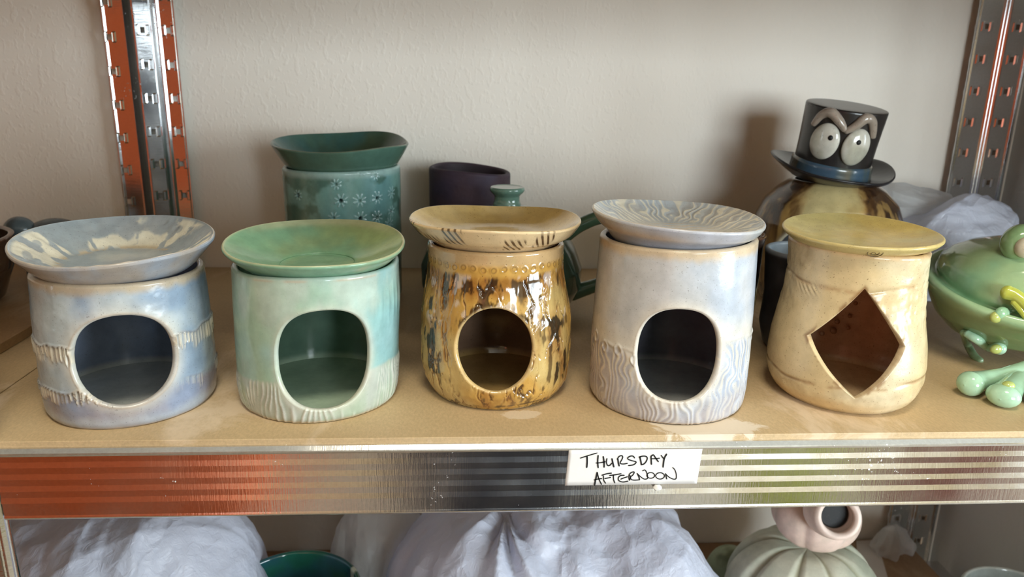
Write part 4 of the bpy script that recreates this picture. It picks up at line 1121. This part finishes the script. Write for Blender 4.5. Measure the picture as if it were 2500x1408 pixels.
# ------------------------------------------------------------------ frog pot at the right edge
M_FROG = ceramic('glaze_frog', .12, lin(90, 120, 90), .25, 700, .7, coat=.5, mott=.08)
FX, FY = .4280, .128
frog = empty('frog_pot', (FX, FY, 0), 'green glazed frog shaped pot with a wide mouth, cut by the right edge', 'figurine')
def frogbody():
    n, m = 150, 300
    
    prof = [(0, .014), (.030, .0135), (.046, .019), (.058, .031), (.0650, .044), (.0700, .0540), (.0715, .0575), (.0708, .0605), (.0672, .0610), (.0625, .0585), (.0605, .0590), (.0615, .0640), (.0595, .0725), (.0530, .0810), (.042, .0875), (.028, .0915), (.013, .0935), (0, .0938)]
    P = np.array(prof); d = np.r_[0, np.cumsum(np.hypot(*np.diff(P, axis=0).T))]
    s = np.linspace(0, d[-1], n); r = np.interp(s, d, P[:, 0]); z = np.interp(s, d, P[:, 1])
    k = np.array([.25, .5, .25])
    for _ in range(3): r[1:-1] = np.convolve(r, k, 'valid'); z[1:-1] = np.convolve(z, k, 'valid')
    th = np.linspace(-np.pi, np.pi, m, endpoint=False)[None]
    r = r[:, None]; z = z[:, None]
    lipw = np.exp(-((z-.058)/.016)**2)*sm(.03, .055, r)
    zz = z-lipw*.0135*np.cos(th+.1)
    rr = r*(1+.0*th)
    V = np.stack([np.sin(th)*rr*1.0, -np.cos(th)*rr*.98, zz], -1).reshape(-1, 3)
    s2 = (s[:, None]/d[-1]+0*th).reshape(-1); lipm = np.exp(-((s2-d[7]/d[-1])/.035)**2)
    crease = np.exp(-((s2-d[10]/d[-1])/.035)**2)
    nn = fbm(V[:, 0]*22, V[:, 1]*22, V[:, 2]*22, 161, 4)
    c = mixc(lin(132, 178, 142), lin(158, 184, 138), sm(-.3, .3, nn))
    c = mixc(c, lin(74, 124, 88), crease*.8*sm(-.3, .2, nn+.2))
    c = mixc(c, lin(164, 196, 154), lipm*.8)
    c = mixc(c, lin(104, 126, 78), sm(d[6]/d[-1], d[4]/d[-1], s2)*.75)
    return link('body', npmesh('body', V, [gridfaces(n, m, 0, True)], True, c), M_FROG, frog, world=False)
frogbody()
def fr(px, py, Y): return at(px, py, 1, Y)-np.array([FX, FY, 0])
mint = lin(168, 206, 178); mint2 = lin(152, 196, 160); yel = lin(186, 192, 84)
def fobj(o): o.location = (0, 0, 0); return o
# eye
ce = fr(2494, 594, .105)
fobj(ellipsoid('eyelid', ce, (.0142, .0118, .0142), M_FROG, frog, color=lin(128, 158, 112)))
fobj(ellipsoid('eyeball', ce+np.array([-.0030, -.0090, -.0008]), (.0080, .0065, .0080), M_EYE, frog, color=lin(196, 186, 164)))
fobj(ellipsoid('pupil', ce+np.array([-.0018, -.0153, -.0005]), (.0022, .0012, .0026), M_PUP, frog, n=12, m=16))
# arm and fingers over the mouth
def onbody(px, py, off=.0):
    d = at(px, py, 1, .1)-CAMP; best = None
    for Y in np.linspace(.03, .16, 600):
        p = at(px, py, 1, Y)-np.array([FX, FY, 0]); th = math.atan2(p[0], -p[1]); r = math.hypot(p[0], p[1]/.98)
        R_ = np.interp(p[2], [.0135, .019, .031, .044, .058, .064, .0725, .081, .0875, .0915, .0938], [.030, .046, .058, .0650, .0660, .0625, .0595, .053, .042, .028, .0])
        if r < R_+off: return p
    return p
F1 = [onbody(*q, .0035) for q in ((2500, 745), (2478, 760), (2450, 772), (2432, 775))]
F2 = [onbody(*q, .0035) for q in ((2362, 815), (2388, 830), (2412, 845), (2440, 850))]
F3 = [onbody(*q, .0035) for q in ((2352, 812), (2362, 840), (2378, 868), (2392, 880))]
fobj(tube('finger', F2, [.0030, .0034, .0040, .0048], M_FROG, frog, color=mint))
fobj(tube('finger', F3, [.0026, .0030, .0030, .0028], M_FROG, frog, color=lin(132, 158, 122)))
fobj(ellipsoid('finger_pad', onbody(2432, 852, .0075), (.0044, .0030, .0036), M_FROG, frog, color=lin(182, 192, 110)))
fobj(ellipsoid('finger_pad', onbody(2432, 774, .0045), (.0044, .0034, .0042), M_FROG, frog, color=lin(182, 192, 110)))
fobj(ellipsoid('finger_pad', onbody(2446, 766, .0020), (.0052, .0040, .0052), M_FROG, frog, color=mint2))
fobj(tube('tongue', [onbody(*q, .0035) for q in ((2460, 714), (2480, 722), (2505, 742), (2530, 775))], [.0052, .0046, .0042, .0042], M_FROG, frog, color=yel))
fobj(tube('tongue', [onbody(*q, .0030) for q in ((2478, 738), (2490, 752), (2505, 772))], [.0028, .0026, .0024], M_FROG, frog, color=yel))
# foot
def fl(px, py, zz): return at(px, py, 2, zz)-np.array([FX, FY, 0])
fobj(tube('toe', [fl(2370, 936, .009), fl(2400, 928, .0085), fl(2450, 918, .0085), fl(2510, 905, .012)], [.0090, .0070, .0062, .0078], M_FROG, frog, color=mint, flat=(1, .95)))
fobj(tube('toe', [fl(2450, 965, .0078), fl(2464, 950, .0085), fl(2490, 925, .0095)], [.0092, .0074, .0066], M_FROG, frog, color=mint, flat=(1.15, .85)))
fobj(tube('toe', [fl(2545, 965, .0078), fl(2530, 945, .0085), fl(2505, 915, .0095)], [.0088, .0074, .0066], M_FROG, frog, color=mint, flat=(1.15, .85)))
fobj(ellipsoid('toe_pad', fl(2462, 940, .0150), (.0040, .0036, .0028), M_FROG, frog, color=lin(176, 190, 112)))

# ------------------------------------------------------------------ left edge: plywood with two pieces on it
pl = box('plywood_board', (-.62, .05, .0002), (-.3418, .392, .0078), M_PLANK, None, .0006)
setp(pl, 'plywood board lying on the shelf at the far left edge', 'board')
o = pot('bowl', (-.4490, .235, .0079), [(0, .045), (.004, .052), (.03, .062), (.058, .0655)], lambda th: .058+0*th, .005, lambda th, z, x, y: .0004*fbm(x*50, y*50, z*50, 171, 3), brown((72, 50, 38), (56, 40, 32), 172), lambda th, z, x, y: lin(60, 44, 34)+0*np.asarray(z)[..., None], M_BR, nth=120, ns=50)
setp(o, 'dark brown bowl cut by the left edge, standing on the plywood board', 'bowl')
fg = empty('animal_figure', (-.395, .33, .0079), 'small slate grey ceramic animal behind the leftmost burner', 'figurine')
slate = lambda V: mixc(lin(72, 84, 90), lin(96, 110, 116), sm(-.3, .3, fbm(V[:, 0]*60, V[:, 1]*60, V[:, 2]*60, 175, 3)))
M_SL = ceramic('glaze_slate', .22, lin(40, 46, 50), .3, 700, .68)
def fgo(o): o.location = (0, 0, 0); return o
fgo(ellipsoid('body', (0.004, 0, .036), (.029, .022, .021), M_SL, fg, color=slate))
fgo(ellipsoid('head', (-.024, -.008, .047), (.014, .013, .013), M_SL, fg, color=slate))
for (a, b_) in ((-.012, -.012), (.020, -.012), (-.010, .012), (.020, .012)):
    fgo(tube('leg', [(a, b_, .030), (a-.001, b_-.001, .015), (a-.002, b_-.002, .0055)], [.0085, .0068, .0060], M_SL, fg, color=slate))

# ------------------------------------------------------------------ plastic film
def tri(x): return np.abs(((x/(2*np.pi)) % 1.0)-.5)*4-1
def crumple(V, amp, freq, seed, o=4, stretch=(1, 1, 1)):
    rs = np.random.RandomState(seed); P = V*np.array(stretch); d = np.zeros(len(V)); a = amp; f = freq
    for k in range(o):
        for q in range(3):
            dr = rs.normal(size=3); dr /= np.linalg.norm(dr)
            wq = vn(P[:, 0]*f*.35+q, P[:, 1]*f*.35, P[:, 2]*f*.35, seed+k*7+q)*2.4
            d += a*(1-2*np.abs(tri((P @ dr)*f*1.6+rs.rand()*6.28+wq))**.8)/1.7
        a *= .36; f *= 2.1
    return d
def bag(name, c, r, mat, label, seed, amp=.014, freq=16, top=None, stretch=(1, .7, .6), e=1.0, n=150, m=300, parent=None, flare=0.0, gather=None):
    ph = np.linspace(0.001, np.pi*.5+.35, n)[:, None]; th = np.linspace(0, 2*np.pi, m, endpoint=False)[None]
    s = np.sin(ph)**e
    V = np.stack([s*np.cos(th)*r[0], s*np.sin(th)*r[1], np.cos(ph)*r[2]+0*th], -1).reshape(-1, 3)
    nrm = V/np.array(r)**2; nrm /= np.linalg.norm(nrm, axis=1)[:, None]
    d = crumple(V+np.array(c), amp, freq, seed, 4, stretch)
    if gather is not None:
        for (gx, gz, ga, gk, gw) in gather:
            u = V[:, 0]+c[0]-gx; w = V[:, 2]+c[2]-gz; rr = np.hypot(u, w); an = np.arctan2(w, u)
            d += ga*tri(an*gk+vn(rr*30, an*0, an*0, seed)*1.0)*np.exp(-(rr/gw)**2)*sm(0, .012, rr)
            d -= ga*1.6*np.exp(-(rr/(gw*.3))**2)
    V = V+nrm*d[:, None]
    V[:, 2] = np.maximum(V[:, 2], top if top is not None else -9)
    V = V+np.array(c)
    me = npmesh(name, V, [gridfaces(n, m, 0, True, flip=True)], True)
    o = link(name, me, mat, parent)
    if label: setp(o, label, 'bag')
    return o
ZS = -.352
def floorclip(o, z):
    me = o.data; co = np.empty(len(me.vertices)*3, np.float32); me.vertices.foreach_get('co', co); co = co.reshape(-1, 3)
    co[:, 2] = np.maximum(co[:, 2], z); me.vertices.foreach_set('co', co.ravel()); me.update()
# centre bag
P = at(1330, 1330, 1, .16)
o = bag('plastic_bag', (P[0]+.006, .21, ZS+.045), (.178, .130, .142), M_BAG, 'large crumpled white plastic bag in the middle of the lower shelf', 5, .015, 9, e=.62, gather=((at(1245, 1385, 1, .10)[0], at(1245, 1385, 1, .10)[2], .007, 7, .06),), stretch=(1.2, .8, .45)); floorclip(o, ZS+.001)
P = at(300, 1340, 1, .14)
o = bag('plastic_bag', (P[0]-.050, .185, ZS+.045), (.160, .12, .160), M_BAG, 'crumpled white plastic bag at the left end of the lower shelf', 12, .012, 10, e=.6, stretch=(1.2, .8, .45)); floorclip(o, ZS+.001)
# thin translucent edge of the centre bag
o = bag('plastic_bag', (at(930, 1330, 1, .24)[0], .27, ZS+.03), (.070, .06, .115), M_BAGC, 'thin see through bag drooping behind the left side of the large white bag', 17, .008, 20, stretch=(1.2, .8, .5)); floorclip(o, ZS+.001)
# bag in the upper right corner
o = bag('plastic_bag', (.497, .315, .010), (.088, .070, .082), M_BAG, 'crumpled translucent white bag behind the green frog pot', 23, .014, 15, stretch=(.8, .8, 1.2), e=.8); floorclip(o, .001)
o = bag('plastic_bag', (.462, .345, .020), (.062, .042, .085), M_BAGC, 'thin crumpled clear film rising beside the right rear post', 29, .012, 15, stretch=(.8, .8, 1.2), e=.8); floorclip(o, .001)
o = bag('plastic_bag', (.525, .37, ZS+.01), (.030, .020, .022), M_BAGC, 'small crumpled clear film at the foot of the right rear post, lower shelf', 37, .006, 40, n=60, m=120); floorclip(o, ZS+.001)

# ------------------------------------------------------------------ lower shelf ceramics
M_GB = ceramic('glaze_green_white', .10, lin(40, 70, 60), .3, 700, .68, coat=.6)
cgb = lambda th, z, x, y: mixc(mixc(lin(30, 92, 76), lin(36, 84, 92), sm(-.2, .2, fbm(x*30, y*30, z*30, 181, 3))), lin(196, 206, 190), sm(.12, .3, fbm(x*60, y*60, z*14, 182, 4))*sm(.02, .05, z))
Pb = at(745, 1345, 1, .21)
o = pot('bowl', (Pb[0], .155, ZS), [(0, .022), (.004, .028), (.02, .046), (.045, .056), (Pb[2]-ZS, .0585)], lambda th: (Pb[2]-ZS)+0*th, .0045, lambda th, z, x, y: .0002*fbm(x*50, y*50, z*50, 183, 2), lambda th, z, x, y, d, hd, dr: cgb(th, z, x, y), cgb, M_GB, nth=200, ns=70)
setp(o, 'glossy deep green bowl with white streaks, between the bags on the lower shelf', 'bowl')
Pw = at(2400, 1395, 1, .20)
o = pot('bowl', (Pw[0]+.01, .16, ZS), [(0, .022), (.004, .028), (.02, .040), (.045, .048), (Pw[2]-ZS, .050)], lambda th: (Pw[2]-ZS)+0*th, .004, lambda th, z, x, y: .0002*fbm(x*50, y*50, z*50, 186, 2), lambda th, z, x, y, d, hd, dr: lin(176, 180, 172)+0*np.asarray(z)[..., None], lambda th, z, x, y: lin(150, 156, 150)+0*np.asarray(z)[..., None], M_GB, nth=160, ns=60)
setp(o, 'pale grey bowl, just its rim showing at the bottom right corner', 'bowl')
# gourd
M_GO = ceramic('bisque_gourd', .50, lin(120, 110, 90), .3, 700, .68, spec=.3)
M_GO2 = ceramic('bisque_pink', .48, lin(150, 130, 110), .3, 700, .7, spec=.3)
GY = .215; Pg = at(1962, 1405, 1, GY)
go = empty('ceramic_gourd', (Pg[0], GY, ZS), 'pale green ribbed ceramic gourd with a pink head and round hole, lower shelf', 'figurine')
def lobes(k, amp, r):
    def f(V):
        th = np.arctan2(V[:, 1], V[:, 0]); q = np.abs(np.sin(th*k/2+.4)); rr = np.hypot(V[:, 0], V[:, 1])/r
        s = 1-amp*(1-np.minimum(q*1.6, 1))**1.3*np.minimum(rr*1.5, 1)
        W_ = V.copy(); W_[:, :2] *= s[:, None]; W_[:, 2] *= (1-.5*(1-s)); W_[:, 2] -= .012*np.exp(-(rr/.35)**2)*(V[:, 2] > 0)
        return W_
    return f
def cg(V):
    th = np.arctan2(V[:, 1], V[:, 0]); q = np.abs(np.sin(th*9/2+.4))
    n = fbm(V[:, 0]*30, V[:, 1]*30, V[:, 2]*30, 191, 4)
    c = mixc(lin(206, 206, 188), lin(184, 190, 172), sm(-.3, .3, n)); return mixc(c, lin(136, 130, 96), sm(.35, .05, q)*.6)
o = ellipsoid('body', (0, 0, .066), (.0750, .072, .066), M_GO, go, color=cg, n=90, m=240, disp=lobes(9, .10, .075)); o.location = (0, 0, 0)
ch = at(1990, 1262, 1, GY-.01)-np.array([Pg[0], GY, ZS])
o = ellipsoid('head', ch+np.array([0, 0, .004]), (.0400, .040, .0320), M_GO2, go, color=lambda V: mixc(lin(222, 200, 188), lin(206, 190, 176), sm(-.3, .3, fbm(V[:, 0]*40, V[:, 1]*40, V[:, 2]*40, 193, 3))), n=70, m=160, disp=lobes(6, .08, .043)); o.location = (0, 0, 0)
# spout: short wide tube facing the front
hc = at(2045, 1262, 1, GY-.068)-np.array([Pg[0], GY, ZS])
sp = dish('mouth_ring', (0, 0, 0), [(0, -.013, 0), (.0125, -.013, 0), (.0132, -.002, 0), (.0140, .0015, 0), (.0165, .0030, 0), (.0192, .0010, 0), (.0205, -.004, 0), (.0225, -.016, 0), (.0230, -.026, 0)], lambda th: 0*th, lambda th, r, side, k, x, y, d, e: mixc(lin(226, 206, 194)+0*r[..., None], lin(8, 6, 6), sm(.0134, .0128, r)), M_GO2, nth=90, parent=go)  # near black inside colour stands in for the shade of a deep hole
sp.rotation_euler = (math.radians(72), 0, math.radians(-12)); sp.location = hc
# small pale green lump behind, paper sheets
P = at(1795, 1345, 1, .28)
o = ellipsoid('small_pot', (P[0], .29, ZS+.034), (.026, .026, .034), M_GO, None, color=lambda V: mixc(lin(150, 160, 128), lin(110, 118, 92), sm(-.2, .2, fbm(V[:, 0]*50, V[:, 1]*50, V[:, 2]*50, 195, 3))), n=50, m=100)
setp(o, 'small mottled green closed pot behind the gap between white bag and gourd', 'pot')
M_PAPER = plain('paper', lin(206, 198, 192), .7, namt=.03)
def sheet(name, P4, label):
    bm = bmesh.new(); vs = [bm.verts.new((p[0], p[1], ZS+.0006)) for p in P4]; f = bm.faces.new(vs)
    r = bmesh.ops.extrude_face_region(bm, geom=[f]); bmesh.ops.translate(bm, vec=(0, 0, .0009), verts=[v for v in r['geom'] if isinstance(v, bmesh.types.BMVert)])
    o = bmobj(name, bm, M_PAPER); setp(o, label, 'paper')
sheet('paper_sheet', [at(*q, 2, ZS) for q in ((500, 1362), (634, 1359), (625, 1450), (490, 1450))], 'off white paper sheet under the green bowl, beside the left bag')
sheet('paper_sheet', [at(*q, 2, ZS) for q in ((2090, 1322), (2140, 1320), (2178, 1450), (2100, 1450))], 'off white paper sheet lying under the ribbed gourd')

# ------------------------------------------------------------------ handwritten paper label on the beam
YL = -.0031
def lp(px, py, y=YL): return at(px, py, 1, y)
corners = [lp(1370+x*.144, 1085+y*.144) for x, y in ((66, 694), (2300, 660), (2396, 73), (135, 92))]
bm = bmesh.new(); n = 40
g = []
for j in range(9):
    row = []
    for i in range(n+1):
        u, v = i/n, j/8
        p = (corners[0]*(1-u)+corners[1]*u)*(1-v)+(corners[3]*(1-u)+corners[2]*u)*v
        row.append(bm.verts.new((p[0], YL+.00002*math.sin(u*9+v*3), p[2])))
    g.append(row)
for j in range(8):
    for i in range(n): bm.faces.new((g[j][i], g[j][i+1], g[j+1][i+1], g[j+1][i]))
lab = bmobj('paper_label', bm, M_LABEL, None, True)
md = lab.modifiers.new('thick', 'SOLIDIFY'); md.thickness = .00015; md.offset = -1
setp(lab, 'white paper label handwritten THURSDAY AFTERNOON stuck on the shelf beam', 'label')
def arc(cx, cy, rx, ry, a0, a1, k=14): return [(cx+rx*math.cos(math.radians(a)), cy+ry*math.sin(math.radians(a))) for a in np.linspace(a0, a1, k)]
L = [  # (width, points) in label picture units
 (17, [(325, 230), (440, 192), (612, 140)]), (26, [(440, 200), (441, 300), (434, 388)]),
 (24, [(628, 182), (620, 290), (628, 392)]), (18, [(590, 312), (668, 306), (750, 288)]), (26, [(715, 202), (728, 300), (728, 384)]),
 (20, [(778, 236), (768, 300), (790, 352), (825, 350), (862, 312)]), (26, [(862, 238), (878, 310), (895, 380)]),
 (25, [(962, 240), (970, 300), (984, 362)]), (18, [(950, 250), (985, 200), (1030, 188), (1046, 210), (1032, 250), (1004, 300), (1010, 322), (1060, 328), (1126, 316)]),
 (19, [(1246, 228), (1225, 198), (1180, 194), (1132, 222), (1140, 250), (1200, 272), (1272, 294), (1230, 340), (1140, 356)]),
 (25, [(1334, 205), (1350, 270), (1362, 338)]), (20, [(1320, 214), (1380, 196), (1440, 200), (1462, 232), (1440, 290), (1400, 330), (1355, 342)]),
 (24, [(1524, 200), (1528, 270), (1532, 336)]), (22, [(1524, 200), (1565, 175), (1605, 230), (1650, 290)]), (16, [(1530, 240), (1600, 238), (1672, 230)]),
 (20, [(1698, 182), (1720, 215), (1745, 238)]), (26, [(1790, 160), (1748, 240), (1728, 384)]),
 (26, [(612, 470), (590, 570), (566, 690)]), (20, [(612, 470), (640, 580), (686, 675)]), (18, [(560, 600), (620, 584), (690, 576)]),
 (19, [(690, 520), (770, 495), (856, 482)]), (19, [(720, 530), (722, 600), (755, 655)]), (18, [(740, 576), (790, 566), (840, 556)]),
 (19, [(820, 524), (910, 512), (1020, 492)]), (19, [(888, 510), (890, 590), (912, 650)]),
 (19, [(1072, 520), (1010, 524), (972, 560), (980, 610), (1050, 634), (1136, 618)]), (17, [(1010, 586), (1060, 566), (1126, 544)]),
 (18, [(1160, 608), (1148, 550), (1160, 500), (1200, 468), (1240, 466), (1220, 510), (1180, 548), (1190, 590), (1240, 602), (1320, 598)]), (16, [(1168, 520), (1172, 560), (1160, 604)]),
 (22, [(1290, 488), (1318, 540), (1330, 600)]), (16, [(1300, 500), (1350, 545), (1400, 580), (1440, 584), (1470, 560), (1450, 470), (1420, 430), (1380, 446)]),
 (16, arc(1520, 522, 66, 48, 200, 560)), (16, arc(1678, 530, 74, 54, 150, 510)),
 (20, [(1772, 490), (1780, 540), (1792, 584)]), (16, [(1775, 500), (1830, 550), (1900, 584), (1948, 576), (1954, 510), (1930, 430), (1892, 388)])]
Vv = []; Ff = []
for wdt, pts in L:
    P = np.array(pts, float); Q = []
    for i in range(len(P)-1):
        p0 = P[max(i-1, 0)]; p1 = P[i]; p2 = P[i+1]; p3 = P[min(i+2, len(P)-1)]
        for t in np.linspace(0, 1, 6, endpoint=(i == len(P)-2)): Q.append(.5*((2*p1)+(-p0+p2)*t+(2*p0-5*p1+4*p2-p3)*t*t+(-p0+3*p1-3*p2+p3)*t**3))
    Q = np.array(Q); T = np.gradient(Q, axis=0); T /= np.linalg.norm(T, axis=1)[:, None]+1e-9; Nn = np.stack([-T[:, 1], T[:, 0]], -1)
    Q[0] -= T[0]*wdt*.25; Q[-1] += T[-1]*wdt*.25
    b0 = len(Vv); k = len(Q); hw = np.full(k, wdt*.5); hw[0] *= .6; hw[-1] *= .6
    for s in (-1, 1):
        for i in range(k):
            q = Q[i]+Nn[i]*hw[i]*s; p = lp(1370+q[0]*.144, 1085+q[1]*.144, YL-.0002); Vv.append(p)
    for i in range(k-1): Ff.append((b0+i, b0+i+1, b0+k+i+1, b0+k+i))
wr_ = link('handwriting', npmesh('handwriting', np.array(Vv), [np.array(Ff)], False), M_INK, lab)
wr_.location = (0, 0, 0)
md = wr_.modifiers.new('thick', 'SOLIDIFY'); md.thickness = .00008; md.offset = 0
P = lp(1605, 1190, -.0045)
o = ellipsoid('glue_blob', P, (.0026, .0022, .0017), M_GLUE, None, n=20, m=26, disp=lambda V: V*(1+.15*vn(V[:, 0]*900, V[:, 1]*900, V[:, 2]*900, 3))[:, None])
setp(o, 'small white glue blob on the beam just below the paper label', 'glue')
